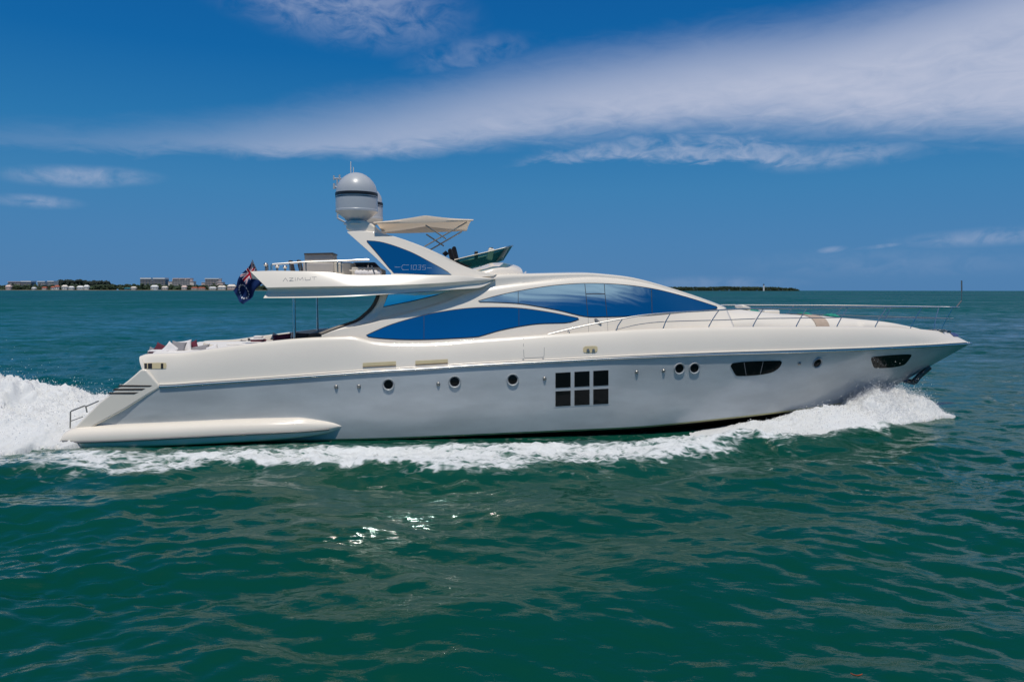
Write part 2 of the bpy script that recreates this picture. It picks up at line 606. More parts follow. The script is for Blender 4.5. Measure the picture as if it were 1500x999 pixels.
def strip_into(mb, L, Rr, bvhs, off, thick=0.004):
    rows = []
    for p, q in zip(L, Rr):
        h1, h2 = hit(bvhs, *p), hit(bvhs, *q)
        if not h1 or not h2:
            continue
        rows.append([h1[0] + h1[1] * off, h2[0] + h2[1] * off, h2[0] + h2[1] * (off - thick), h1[0] + h1[1] * (off - thick)])
    if len(rows) > 1:
        mb.loft(rows, True, True, True)


def stroke_into(mb, pts, w, bvhs, off):
    a = np.array(pts, float)
    for i in range(len(a) - 1):
        t = a[i + 1] - a[i]
        t /= (np.hypot(*t) or 1)
        nn = np.array([-t[1], t[0]]) * w / 2
        e = t * w * 0.35
        o2 = off + 0.0004 * (i % 3)
        strip_into(mb, [tuple(a[i] + nn - e), tuple(a[i + 1] + nn + e)], [tuple(a[i] - nn - e), tuple(a[i + 1] - nn + e)], bvhs, o2, 0.003)


def tag(o, label=None, cat=None, group=None, kind=None):
    for k, v in (('label', label), ('category', cat), ('group', group), ('kind', kind)):
        if v:
            o[k] = v
    return o


def empty(name, loc, rz=0.0, **kw):
    o = bpy.data.objects.new(name, None)
    o.empty_display_size = 0.3
    o.location, o.rotation_euler = loc, (0, 0, rz)
    COL.objects.link(o)
    return tag(o, **kw)



# ------------------------------------------------------------------ lines of the boat (needed by the water round it)
XT = P(1422, 503, 0)[0]
XB = P(1388, 486.5, 0)[0]
XS0 = P(203, 525, -3.0)[0]
bR = pch([-13.8, -11, -4, 3, 8, 12, 15, XT - 0.9, XT - 0.25, XT], [3.12, 3.25, 3.4, 3.35, 2.95, 2.12, 1.15, 0.42, 0.13, 0.0])
bB = pch([-13.8, -11, -4, 3, 8, 12, 14.5, XB - 0.6, XB], [2.85, 3.02, 3.16, 3.1, 2.70, 1.88, 1.06, 0.34, 0.0])
bC = pch([-13.8, -10, -4, 3, 7, 10, 12.2, 13.6, P(1291, 576.5, 0)[0]], [2.97, 3.10, 3.22, 3.10, 2.55, 1.68, 0.90, 0.33, 0.0])
RUB = [(208, 541), (215, 552), (233.7, 566.3), (300, 562.3), (400, 555.4), (480, 549.5), (553, 544.3), (627, 540), (700, 535.2), (839, 528.2),
       (940, 523), (1000, 520.6), (1080, 517.8), (1147, 516), (1293, 510.8), (1360, 507.3), (1400, 504.7), (1422, 503)]
BUL = [(200.5, 526.5), (205, 523), (211, 520.8), (221, 520.0), (258, 518.8), (301, 513.5), (340, 508.5), (367, 505), (404, 500.5), (430, 498), (460, 496), (490, 494.8),
       (502, 494.5), (514, 494.2), (528, 497.0), (546, 501.2), (565, 503.2), (583, 504), (627, 503.4), (670, 500.8), (700, 498.4), (738, 496), (800, 491.8),
       (860, 488.3), (901, 486), (965, 483.2), (1036, 481.3), (1100, 480.3), (1200, 480), (1300, 480.8), (1345, 483), (1375, 485.3), (1388, 486.5)]
CHI = [(60, 650), (137, 648), (300, 646), (505, 642.5), (600, 639.5), (660, 637), (800, 630.8), (940, 624), (1000, 618.5), (1080, 610), (1140, 603), (1200, 595), (1250, 586.5), (1291, 576.5)]
zR, zB, zC = crv(RUB, bR), crv(BUL, bB), crv(CHI, bC)

# ------------------------------------------------------------------ sea


def spec_noise(n, beta, seed, aniso=1.0):
    r = np.random.default_rng(seed)
    k = np.fft.fftfreq(n) * n
    kx, ky = np.meshgrid(k, k, indexing='ij')
    kk = np.sqrt((kx * aniso) ** 2 + ky ** 2)
    kk[0, 0] = 1
    a = kk ** (-beta / 2.0)
    a[0, 0] = 0
    f = np.fft.ifft2(a * np.exp(2j * np.pi * r.random((n, n)))).real
    return f / f.std()


def samp(t, L, x, y):
    n = t.shape[0]
    fx, fy = (x / L * n) % n, (y / L * n) % n
    i, j = np.floor(fx).astype(int), np.floor(fy).astype(int)
    a, b = fx - i, fy - j
    i, j = i % n, j % n
    i1, j1 = (i + 1) % n, (j + 1) % n
    return t[i, j] * (1 - a) * (1 - b) + t[i1, j] * a * (1 - b) + t[i, j1] * (1 - a) * b + t[i1, j1] * a * b


def ocean(n, L, wind, wdir, seed, rms, lmin, spread=2, lmax=None):
    r = np.random.default_rng(seed)
    k = np.fft.fftfreq(n) * n * 2 * np.pi / L
    kx, ky = np.meshgrid(k, k, indexing='ij')
    kk = np.sqrt(kx ** 2 + ky ** 2)
    kk[0, 0] = 1e-6
    Lw = wind ** 2 / 9.81
    c = (kx * math.cos(wdir) + ky * math.sin(wdir)) / kk
    ph = np.exp(-1 / (kk * Lw) ** 2) / kk ** 4 * (0.12 + np.abs(c) ** spread) * np.exp(-(kk * lmin) ** 2)
    if lmax:
        ph *= 1 - np.exp(-(kk * lmax / 6.28) ** 4)
    ph[0, 0] = 0
    h = np.sqrt(ph) * (r.normal(size=(n, n)) + 1j * r.normal(size=(n, n)))
    z = np.fft.ifft2(h)
    s = rms / z.real.std()
    dx = np.fft.ifft2(-1j * kx / kk * h).real * s
    dy = np.fft.ifft2(-1j * ky / kk * h).real * s
    return z.real * s, dx, dy


T1 = ocean(512, 97.0, 4.6, R(66), 3, 0.046, 0.30, 2)
T2 = ocean(512, 13.3, 3.0, R(82), 5, 0.0260, 0.040, 2, lmax=1.5)
T3 = ocean(512, 31.0, 3.4, R(112), 9, 0.020, 0.16, 3, lmax=5.0)
T4 = ocean(512, 6.1, 2.0, R(95), 13, 0.0250, 0.025, 2, lmax=0.75)
NA, NB, NC = spec_noise(512, 2.6, 21), spec_noise(512, 2.0, 22), spec_noise(512, 3.2, 23)

# the foam band beside the hull: outer edge seen on the water, in the boat's frame
OUT = [(-60, 700), (0, 697), (60, 700), (130, 703), (200, 706), (240, 703), (300, 690), (360, 687), (420, 690), (480, 694), (540, 696), (600, 700), (690, 704),
       (760, 699), (840, 697), (900, 690), (960, 682), (1010, 670), (1060, 659), (1110, 648), (1150, 656), (1225, 654), (1265, 642), (1300, 634), (1340, 620), (1362, 612)]
_o = [to_local(G(u, v)) for u, v in OUT]
yo = pch([q[0] for q in _o] + [-40.0, -24.0], [-q[1] for q in _o] + [8.2, 7.6])
INN = [(0, 662), (95, 660), (200, 664), (300, 660), (420, 657), (520, 654), (600, 652), (680, 650), (800, 649), (900, 647), (960, 643), (1020, 637), (1060, 631), (1090, 626)]
_i = [to_local(G(u, v)) for u, v in INN]
yi = pch([q[0] for q in _i] + [-40.0, 8.9, 12.0, 15.5], [-q[1] for q in _i] + [3.2, 2.2, 1.0, 0.0])
XF1 = max(q[0] for q in _o)


def foam_at(wx, wy):
    p = RZ @ np.stack([wx, wy, np.zeros_like(wx)])
    x, y = p[0], np.abs(p[1])
    wob = samp(NC, 9.0, wx, wy) * 0.22 + samp(NA, 4.0, wx, wy) * 0.10
    o, i = yo(x) + wob * 1.3, yi(x)
    wdt = np.maximum(o - i, 0.05)
    a = np.clip((o - y) / np.minimum(0.9, 0.45 * wdt), 0, 1)
    b = np.clip((y - i + 0.35) / 0.7, 0, 1)
    d = a * (0.16 + 0.84 * b)
    d *= 0.84 + 0.22 * samp(NA, 17.0, wx, wy)
    mid = np.clip((x + 9) / 5, 0, 1)
    d *= 0.66 + 0.34 * mid
    behind = np.clip((-13.0 - x) / 2.0, 0, 1) * np.clip((4.6 - y) / 1.0, 0, 1)
    d = np.maximum(d, behind * (0.86 + 0.1 * samp(NB, 7.0, wx, wy)) * np.exp(-np.maximum(-16 - x, 0) / 60))
    d *= np.clip((XF1 - x) / 0.8, 0, 1)
    trail = np.clip((o + 1.8 - y) / 2.0, 0, 1) * 0.16 * np.clip((x + 60) / 20, 0, 1) * np.clip((9.5 - x) / 2.0, 0, 1)
    return np.clip(np.maximum(d, trail), 0, 1.1), x, y, a, b


def hump(x, y):
    """the water pushed up along the bow and falling away astern"""
    o = yo(np.clip(x, -30, XF1))
    c = o - 0.75
    h = 0.20 * np.exp(-((y - c) / 0.75) ** 2) * np.clip((x + 20) / 14, 0, 1) * np.clip((XF1 - 1 - x) / 3, 0, 1)
    h -= 0.10 * np.exp(-((y - o - 0.9) / 0.8) ** 2) * np.clip((x + 18) / 12, 0, 1) * np.clip((XF1 - x) / 3, 0, 1)
    # diverging wave running off the bow
    s = (x - 11.0) * 0.33 + (y - 2.2) * 0.94
    env = np.exp(-((y - 9) / 8.0) ** 2) * np.clip((13 - x) / 4, 0, 1) * np.clip((y - 3.0) / 2, 0, 1)
    h += 0.07 * np.cos(s * 2 * np.pi / 4.4) * env
    return h


def build_sea():
    ya = -52.0
    rs, d = [], 18.0
    while True:
        rs.append(d)
        r_ = max(abs(ya + d + CAM_D), 2.5)
        if ya + d > 22000:
            break
        s = 0.065 if r_ < 12 else 0.065 * (r_ / 12) ** 1.35
        d += min(s, 0.07 * r_)
    rs = np.array(rs)
    nc = 760
    th = np.linspace(-1, 1, nc)
    th = np.tan(R(49) * th)
    Yw = np.repeat(ya + rs, nc)
    Xw = (rs[:, None] * th[None, :]).ravel()
    rr = np.hypot(Xw, Yw + CAM_D)
    f1 = np.clip(1.25 - rr / 900, 0, 1)
    f2 = np.clip(1.3 - rr / 130, 0, 1)
    fo, lx, ly, a, b = foam_at(Xw, Yw)
    near = rr < 140
    fo = np.where(near, fo, 0)
    calm = 1 - 0.55 * np.clip(fo * 1.3, 0, 1)
    inhull = (ly < bC(lx) + 0.3) & (lx > -13.2) & (lx < 14)
    calm = np.where(inhull, 0.25, calm)
    gust = 0.85 + 0.22 * samp(NC, 160.0, Xw, Yw)
    z1, x1, y1 = (samp(t, 97.0, Xw, Yw) for t in T1)
    ca, sa = math.cos(0.31), math.sin(0.31)
    Xr, Yr = Xw * ca - Yw * sa, Xw * sa + Yw * ca
    z2, x2, y2 = (samp(t, 13.3, Xr, Yr) for t in T2)
    x2, y2 = x2 * ca + y2 * sa, -x2 * sa + y2 * ca
    z3, x3, y3 = (samp(t, 31.0, Xw, Yw) for t in T3)
    f3 = np.clip(1.3 - rr / 260, 0, 1)
    z2, x2, y2 = (q * f2 * gust + w * f3 for q, w in ((z2, z3), (x2, x3), (y2, y3)))
    f4 = np.clip(1.5 - rr / 40, 0, 1) * (0.75 + 0.4 * samp(NC, 37.0, Xw, Yw))
    z2 = z2 + samp(T4[0], 6.1, Xw + 0.2 * Yw, Yw) * f4
    f2 = 1.0
    z = (z1 * f1 + z2) * calm
    Xo = Xw + (x1 * f1 + x2 * f2) * calm * 0.85
    Yo = Yw + (y1 * f1 + y2 * f2) * calm * 0.85
    z += np.where(near & ~inhull, hump(lx, ly), 0)
    z += np.where(near, 0.05 * np.clip(fo, 0, 1) * (samp(NB, 3.1, Xw, Yw) * 0.8 + samp(NA, 5.5, Xw, Yw)), 0)
    # the water drawn down in a trough along the side of the moving hull
    side = np.clip((bC(np.clip(lx, -13.8, 13)) + 1.25 - ly) / 0.7, 0, 1) * np.clip((lx + 14.5) / 1.0, 0, 1) * np.clip((10.5 - lx) / 2.5, 0, 1)
    z = z * (1 - 0.5 * side) - (0.11 + 0.05 * np.clip((lx + 6) / 4, 0, 1)) * side
    z = np.where(inhull, np.minimum(z, -0.10), z)
    nr = len(rs)
    idx = np.arange(nr * nc).reshape(nr, nc)
    q = np.stack([idx[:-1, :-1], idx[:-1, 1:], idx[1:, 1:], idx[1:, :-1]], -1).reshape(-1, 4)
    me = bpy.data.meshes.new('sea')
    me.vertices.add(nr * nc)
    me.vertices.foreach_set('co', np.stack([Xo, Yo, z], -1).astype(np.float32).ravel())
    me.loops.add(q.size)
    me.loops.foreach_set('vertex_index', q.astype(np.int32).ravel())
    me.polygons.add(len(q))
    me.polygons.foreach_set('loop_start', np.arange(0, q.size, 4, dtype=np.int32))
    me.polygons.foreach_set('loop_total', np.full(len(q), 4, dtype=np.int32))
    me.update(calc_edges=True)
    me.shade_smooth()
    at = me.attributes.new('foam', 'FLOAT', 'POINT')
    at.data.foreach_set('value', fo.astype(np.float32))
    at = me.attributes.new('shallow', 'FLOAT', 'POINT')
    at.data.foreach_set('value', np.clip(0.5 + 0.5 * samp(NC, 420.0, Xw, Yw), 0, 1).astype(np.float32))
    o = bpy.data.objects.new('sea', me)
    COL.objects.link(o)
    tag(o, kind='structure')
    print('SEA verts', nr * nc, 'rows', nr)
    return o


def sea_material():
    m = bpy.data.materials.new('sea_water')
    m.use_nodes = True
    t = m.node_tree
    t.nodes.clear()
    N = NT(t)
    pos = N.n('ShaderNodeNewGeometry').outputs['Position']
    fm = N.n('ShaderNodeAttribute', attribute_name='foam').outputs['Fac']
    sh = N.n('ShaderNodeAttribute', attribute_name='shallow').outputs['Fac']
    sp = N.n('ShaderNodeSeparateXYZ', inp={0: pos})
    dist = N.n('ShaderNodeVectorMath', operation='LENGTH', inp={0: pos}).outputs['Value']
    far = N.ss(dist, 25, 230)
    # body colour of the water: green close by, bluer farther off
    green = N.mix(sh, (0.0014, 0.049, 0.032, 1), (0.0040, 0.074, 0.045, 1))
    blue = N.mix(sh, (0.001, 0.058, 0.072, 1), (0.002, 0.072, 0.076, 1))
    body = N.mix(N.ss(sp.outputs[1], -6.0, 60.0), green, blue)
    # ripples finer than the mesh
    mp = N.n('ShaderNodeMapping', inp={0: pos, 2: (0, 0, R(12)), 3: (1.0, 1.9, 1.0)}).outputs[0]
    r1 = N.noise(mp, 3.6, 4, 0.5, 0.2)
    bp = N.n('ShaderNodeBump', inp={'Strength': 1.0, 'Distance': 1.0, 'Height': N.m('MULTIPLY', r1, N.m('ADD', 0.010, N.m('MULTIPLY', N.ss(dist, 10, 45), 0.030)))})
    # far off the waves are smaller than a pixel: their slopes become a scatter of normals
    def slope(scale, detail, amp):
        c = N.n('ShaderNodeTexNoise', inp={'Vector': mp, 'Scale': scale, 'Detail': detail, 'Roughness': 0.6}).outputs['Color']
        c = N.n('ShaderNodeVectorMath', operation='SUBTRACT', inp={0: c, 1: (0.5, 0.5, 0.5)}).outputs[0]
        c = N.n('ShaderNodeVectorMath', operation='MULTIPLY', inp={0: c, 1: (1, 1, 0)}).outputs[0]
        return N.n('ShaderNodeVectorMath', operation='SCALE', inp={0: c, 3: amp}).outputs[0]
    nn = N.n('ShaderNodeVectorMath', operation='ADD', inp={0: bp.outputs[0], 1: slope(1.1, 4, N.m('MULTIPLY', far, 0.75))}).outputs[0]
    nn = N.n('ShaderNodeVectorMath', operation='ADD', inp={0: nn, 1: slope(0.13, 3, N.m('MULTIPLY', far, 0.42))}).outputs[0]
    nn = N.n('ShaderNodeVectorMath', operation='NORMALIZE', inp={0: nn}).outputs[0]
    # skylight mirrored by the waves; steep short waves hide much of it from low eye heights
    fr = N.n('ShaderNodeFresnel', inp={0: 1.333, 1: nn}).outputs[0]
    cap = N.m('SUBTRACT', 0.42, N.m('MULTIPLY', far, 0.28))
    # cat's paws, and reflection strength varied by noise in place of small waves
    gp = N.n('ShaderNodeMapping', inp={0: pos, 2: (0, 0, R(8)), 3: (0.55, 1.0, 1.0)}).outputs[0]
    gust = N.m('ADD', N.m('MULTIPLY', N.noise(gp, 0.045, 6, 0.62, 0.4), 0.8), N.m('MULTIPLY', N.noise(gp, 0.55, 4, 0.65, 0.3), 1.2))
    gust = N.m('ADD', 1.0, N.m('MULTIPLY', N.m('SUBTRACT', gust, 1.0), N.m('ADD', 0.4, N.m('ADD', N.m('MULTIPLY', far, 1.6), N.m('MULTIPLY', N.ss(dist, 16, 50), 3.0)))))
    refl = N.m('MULTIPLY', N.m('MINIMUM', N.m('MULTIPLY', fr, 0.72), cap), N.m('MAXIMUM', gust, 0.1))
    bodyd = N.n('ShaderNodeBsdfDiffuse', inp={'Normal': nn})
    gloss = N.n('ShaderNodeBsdfGlossy', inp={0: (1, 1, 1, 1), 1: N.m('ADD', 0.06, N.m('MULTIPLY', far, 0.14)), 'Normal': nn})
    wat = N.n('ShaderNodeMixShader', inp={0: refl, 1: bodyd.outputs[0], 2: gloss.outputs[0]})
    # foam
    fp = N.n('ShaderNodeMapping', inp={0: pos, 2: (0, 0, R(6)), 3: (0.55, 1.0, 1.0)}).outputs[0]
    warp = N.n('ShaderNodeTexNoise', inp={'Vector': fp, 'Scale': 1.3, 'Detail': 3.0})
    wv = N.n('ShaderNodeVectorMath', operation='MULTIPLY_ADD', inp={0: warp.outputs['Color'], 1: (0.9, 0.9, 0), 2: fp}).outputs[0]
    vo = N.n('ShaderNodeTexVoronoi', feature='DISTANCE_TO_EDGE', inp={'Vector': wv, 'Scale': 1.9}).outputs[0]
    vo2 = N.n('ShaderNodeTexVoronoi', feature='DISTANCE_TO_EDGE', inp={'Vector': wv, 'Scale': 5.0}).outputs[0]
    lace = N.m('ADD', N.m('MULTIPLY', N.ss(vo, 0.0, 0.30, 1, 0), 0.55), N.m('MULTIPLY', N.ss(vo2, 0.0, 0.35, 1, 0), 0.45))
    fn = N.noise(wv, 2.4, 7, 0.68)
    tex = N.m('ADD', N.m('MULTIPLY', lace, 0.42), N.m('MULTIPLY', fn, 0.58))
    v = N.m('ADD', N.m('MULTIPLY', fm, 0.78), N.m('SUBTRACT', tex, 0.52))
    fac = N.m('MULTIPLY', N.ss(v, 0.26, 0.66), N.ss(fm, 0.02, 0.12))
    fine = N.noise(pos, 9.0, 6, 0.7)
    fcol = N.mix(fine, (0.50, 0.54, 0.55, 1), (0.86, 0.88, 0.89, 1))
    fb = N.n('ShaderNodeBump', inp={'Strength': 0.8, 'Distance': 0.10, 'Height': N.m('ADD', fn, N.m('MULTIPLY', fine, 0.5))})
    foam = N.n('ShaderNodeBsdfPrincipled', inp={'Base Color': fcol, 'Roughness': 0.8, 'Normal': fb.outputs[0]})
    # thin milky veil of bubbles under the surface round the foam
    veil = N.m('MULTIPLY', N.ss(fm, 0.05, 0.9), 0.42)
    wc = N.mix(veil, body, (0.10, 0.24, 0.20, 1))
    t.links.new(wc, bodyd.inputs['Color'])
    mx = N.n('ShaderNodeMixShader', inp={0: fac, 1: wat.outputs[0], 2: foam.outputs[0]})
    N.n('ShaderNodeOutputMaterial', inp={0: mx.outputs[0]})
    return m


sea = build_sea()
sea.data.materials.append(sea_material())

# ------------------------------------------------------------------ the yacht
yacht = empty('motor_yacht', (0, 0, 0), YAW, label='large white motor yacht with silver hull and blue mirrored windows under way', cat='yacht')
NSt = 150


def fR(x, z):
    return -bR(x)


def fB(x, z):
    return -bB(x)


x0R = P(233.7, 566.3, fR)[0]
x0C = P(97, 648, lambda x, z: -bC(x))[0]
xeC = bC.hi


def both(rows):
    """rows of a near-side section from outside to inside -> the far side mirrored"""
    return [[(p[0], -p[1], p[2]) for p in r] for r in rows]


# hull
rows, rowsb, rowst = [], [], []
for i in range(NSt):
    t = i / (NSt - 1)
    xr = x0R + (XT - x0R) * t
    xc = x0C + (xeC - x0C) * t
    pr = np.array([xr, -bR(xr), zR(xr)])
    pc = np.array([xc, -bC(xc), zC(xc)])
    k = -0.08 + 0.26 * max(0, (t - 0.3) / 0.7) ** 1.2
    k *= min(1, (1 - t) * 8)
    row = []
    for j in range(13):
        s = j / 12
        q = pc + (pr - pc) * s
        q[1] += k * 4 * s * (1 - s) * 0.55
        q[1] = min(q[1], -0.001)
        row.append(tuple(q))
    rows.append(row)
    kz = -1.0 if t < 0.55 else -1.0 + (zC(xeC) + 1.0) * ((t - 0.55) / 0.45) ** 1.6
    st = pc + np.array([0, 0.0, -0.055])
    st[1] = min(0.02 + pc[1], -0.001)
    rowst.append([tuple(pc), tuple(st)])
    row = [tuple(st)]
    for j in range(1, 7):
        s = j / 6
        row.append((xc, min(st[1] * (1 - s ** 1.3), -0.0 if j == 6 else -0.001), st[2] + (min(kz, st[2]) - st[2]) * (0.35 * s + 0.65 * s ** 1.5)))
    rowsb.append(row)
hull = MB().loft(rows).loft(both(rows)).build('hull', M['silver'], yacht, ang=50)
MB().loft(rowst).loft(both(rowst)).build('boot_stripe', M['boot'], yacht)
MB().loft(rowsb).loft(both(rowsb)).build('hull_bottom', M['black_bottom'], yacht, ang=60)
H_HULL = bvh_of(hull)

# white topsides with rounded gunwale and inner bulwark
rows, inner = [], []
xa = XS0 + 0.02
for i in range(NSt + 30):
    t = (i / (NSt + 29))
    xb = xa + (XB - xa) * t
    xr0 = P(208, 541, fR)[0]
    xr = xr0 + (XT - xr0) * t
    pr = np.array([xr, -bR(xr), zR(xr)])
    pb = np.array([xb, -bB(xb), zB(xb)])
    row = []
    end = min(1, (1 - t) * 12)
    for j in range(11):
        s = j / 10
        q = pr + (pb - pr) * s
        q[1] -= 0.20 * end * s * (1 - s) * (0.4 + s)
        if s > 0.75:
            q[1] += 0.0
        row.append(tuple(q))
    cap = 0.16 * min(1, (1 - t) * 5)
    yb = pb[1]
    dp = 0.03 + 0.52 * min(1, max(0, (0.93 - t) / 0.12))
    row += [(xb, min(yb + 0.03 * end, -0.0005), pb[2] + 0.022 * end), (xb, min(yb + cap * 0.5, -0.0005), pb[2] + 0.035 * end),
            (xb, min(yb + cap, -0.0005), pb[2] + 0.025 * end), (xb, min(yb + cap + 0.03 * end, -0.0005), pb[2] - 0.02), (xb, min(yb + cap + 0.05 * end, -0.0005), pb[2] - dp)]
    rows.append(row)
    inner.append(row[-1])
topsides = MB().loft(rows).loft(both(rows)).build('topsides', M['gelcoat'], yacht, ang=40)
H_TOP = bvh_of(topsides)
deckrows = []
for p in inner:
    deckrows.append([(p[0], p[1] * (1 - 2 * j / 8), p[2] + 0.05 * (1 - (1 - 2 * j / 8) ** 2)) for j in range(9)])
MB().loft(deckrows).build('deck', M['teak'], yacht)

# bright rub rail
mb = MB()
for sg in (-1, 1):
    pts = []
    for i in range(160):
        x = x0R - 0.0 + (XT - x0R) * i / 159
        pts.append((x + 0.0, sg * (bR(x) + 0.02), zR(x)))
    mb.tube(pts, 0.040, 10)
mb.build('rub_rail', M['chrome'], yacht)
mb = MB()
for sg in (-1, 1):
    pts = [(x, sg * (bR(x) + 0.012), zR(x) + 0.062) for x in np.linspace(x0R, XT - 0.35, 150)]
    mb.tube(pts, 0.030, 8)
mb.build('rub_moulding', M['gelcoat'], yacht)

# sloped quarter fins at the stern
FIN = [(206, 541), (196, 550), (185.7, 558.6), (160, 577.8), (144, 590.6), (121.6, 613), (108.8, 626), (104, 632), (128, 632), (137.7, 624), (182.5, 600), (217.7, 577.8), (236, 567), (224, 553), (214, 541)]
fins = []
for sg in (-1, 1):
    zf1, zf0 = P(206, 541, fR)[2], P(104, 632, fR)[2]
    poly = [P(u, v, lambda x, z: -bR(x) - 0.015 - 0.05 * (zf1 - z) / (zf1 - zf0)) for u, v in FIN]
    poly = [(p[0], sg * -p[1], p[2]) for p in poly]
    f = MB().prism(poly, (0, -sg * 0.65, 0)).build('quarter_fin', M['gelcoat'], yacht, bevel=0.05, seg=3)
    fins.append(f)
H_FIN = bvh_of(fins[0])
for k, sl in enumerate([[(175, 563.8), (223, 564.4), (219.5, 566.6), (172.5, 566.6)], [(167.5, 569.3), (213, 568.9), (208, 571.7), (164.5, 572.1)],
                        [(160, 574.9), (203, 574.5), (197, 577.3), (157.5, 577.3)]]):
    panel('vent_slat', sl, [H_FIN], 0.005, 0.02, M['vent'], fins[0], 4, flat=True)

# transom, steps and swim platform
TR = [(205, 527), (210, 541), (190, 557), (165, 577), (149, 590.6), (127, 613), (115, 630)]
tr = [P(u, v, lambda x, z: -bR(x)) for u, v in TR]
rows = [[(p[0] + 0.03, y, p[2]) for y in np.linspace(-(bR(p[0]) - 0.1), bR(p[0]) - 0.1, 9)] for p in tr]
MB().loft(rows).build('transom', M['gelcoat'], yacht)
zpl = P(110, 632, -3.0)[2]
xpl = P(100, 640, -3.3)[0]
MB().box((xpl + 1.35, 0, zpl - 0.10), (1.9, 5.5, 0.10)).build('swim_platform', M['teak'], yacht, bevel=0.02)

# side pods
PT = [(91.5, 640), (96, 631), (102, 627.5), (120, 625), (136, 624), (256, 618.7), (373, 613.7), (432, 612.2), (467, 615.4), (490, 619), (503, 623)]
PM = [(91.5, 643), (96, 646), (115, 647), (285, 639.5), (403, 633.5), (479, 628.5), (503, 624)]
PB_ = [(92, 646), (97.6, 652), (115, 656.5), (150, 656.5), (227, 653.8), (373, 646.5), (447, 640.2), (480, 634), (503, 625.5)]
xp0 = P(91.5, 641, lambda x, z: -bC(x) - 0.30)[0] - 0.12
xp1 = P(503, 623.5, lambda x, z: -bC(x) - 0.12)[0]


def podw(x):
    t = (x - xp0) / (xp1 - xp0)
    return 0.46 * (1 - max(0, (t - 0.72) / 0.28) ** 2) * (1 - 0.75 * (1 - min(1, max(t, 0) / 0.03)) ** 2.5) + 0.03


def hside(x):
    t = (x - xp0) / (xp1 - xp0)
    return bC(x) - 0.12 * (1 - min(1, max(t, 0) / 0.03)) ** 2


zt_, zm_, zb_ = (crv(q, lambda x: hside(x) + podw(x) * f) for q, f in ((PT, 0.55), (PM, 1.0), (PB_, 0.7)))
podrows, striprow = [], []
for i in range(110):
    t = (i / 109)
    t = t * t * (3 - 2 * t) * 0.5 + t * 0.5
    x = xp0 + (xp1 - xp0) * t
    hs, w = hside(x), podw(x)
    zt, zm, zb = zt_(x), zm_(x), zb_(x)
    zt = max(zt, zm + 0.004)
    zb = min(zb, zm - 0.004)
    row = [(x, -(hs - 0.35), zt)]
    for j in range(9):
        a = j / 8 * math.pi / 2
        row.append((x, -(hs - 0.05 + (w + 0.05) * math.sin(a) ** 0.75), zm + (zt - zm) * max(0, math.cos(a)) ** 0.75))
    for j in range(1, 7):
        a = j / 6 * math.pi / 2
        row.append((x, -(hs + (w - 0.02) * (0.62 + 0.38 * math.cos(a) ** 0.6)), zm + (zb - zm) * math.sin(a) ** 0.8))
    row.append((x, -(hs - 0.35), zb))
    podrows.append(row)
    striprow.append((x, -(hs + w), zm - 0.012))
for sg in (0, 1):
    rws = podrows if sg == 0 else both(podrows)
    pod = MB().loft(rws, True, True).build('side_pod', M['gelcoat'], yacht, ang=45)
    sr = striprow[2:-9]
    if sg:
        sr = [(p[0], -p[1], p[2]) for p in sr]
    MB().tube(sr, 0.032, 8).build('pod_strip', M['dull_steel'], pod)

# stern rail on the swim platform
a = lambda u, v: tuple(P(u, v, -3.0))
MB().tube([a(102.8, 627), a(103.3, 603.5), a(104.5, 602), a(123.5, 594.5), a(125.5, 594.5), a(127.5, 604)], 0.022).tube([a(103, 617), a(121.5, 610.4)], 0.013)\
    .tube([a(127, 595), a(144.5, 587.4)], 0.02).build('boarding_rail', M['dull_steel'], yacht)

# ---------------------------------------------------------------- cabin sides
bS = pch([-7.0, -5.4, -3, -0.5, 3.6, 6, 7.9], [2.92, 2.76, 2.44, 2.24, 1.98, 1.72, 1.42])
RID = [(470, 491.5), (490, 485), (500, 482.3), (519.6, 479), (537, 475.8), (561.6, 469.3), (612, 455.8), (658.7, 441), (677, 433), (701.6, 425.5), (742.7, 418.7), (780, 414.5),
       (830, 410), (868, 408.3), (900, 410), (940, 415.4), (982, 426.5), (1024, 440), (1052, 449.5), (1066, 454)]
ROOF = [(470, 491), (490, 483), (505, 478), (523, 471.7), (530, 467.5), (536.7, 461.7), (544, 455), (550, 446.7), (554, 438), (556.5, 431), (562, 424), (640, 419), (690, 411), (712, 405), (724, 402.7), (780, 401.2),
        (856, 400.2), (898, 403.2), (921, 406), (940, 410), (982, 422), (1024.5, 436), (1052.5, 446.5), (1066, 452.5)]
zS = crv(RID, bS)
zU = crv(ROOF, lambda x: bS(x) - 0.15)
xw = P(726, 409, lambda x, z: -bS(x))[0]
xc0 = P(471, 491, lambda x, z: -bS(x))[0]
xc1 = P(1065, 453, lambda x, z: -bS(x))[0]
xend = P(556.5, 431, lambda x, z: -bS(x))[0]
dpt = pch([xc0, xc0 + 0.5, xend, xend + 2.0, xw - 1.0, xw, xw + 2, xc1], [0.03, 0.12, 0.42, 0.40, 0.20, 0.05, 0.10, 0.08])


def cab_row(x):
    zs, zu = zS(x), zU(x)
    zu = max(zu, zs + 0.012)
    y0 = -(bB(x) - 0.27)
    z0 = zB(x) - 0.40
    ys = -bS(x)
    row = []
    for j in range(15):
        s = j / 14
        yy = y0 + (ys - y0) * (0.72 * s + 0.28 * s * s)
        row.append((x, yy, z0 + (zs - z0) * s))
    d = dpt(x)
    row += [(x, ys + 0.02, zs + min(0.015, 0.4 * (zu - zs))), (x, ys + d * 0.62, zs + (zu - zs) * 0.10), (x, ys + d * 0.88, zs + (zu - zs) * 0.28), (x, ys + d * 0.97, zs + (zu - zs) * 0.6), (x, ys + d, zu)]
    return row


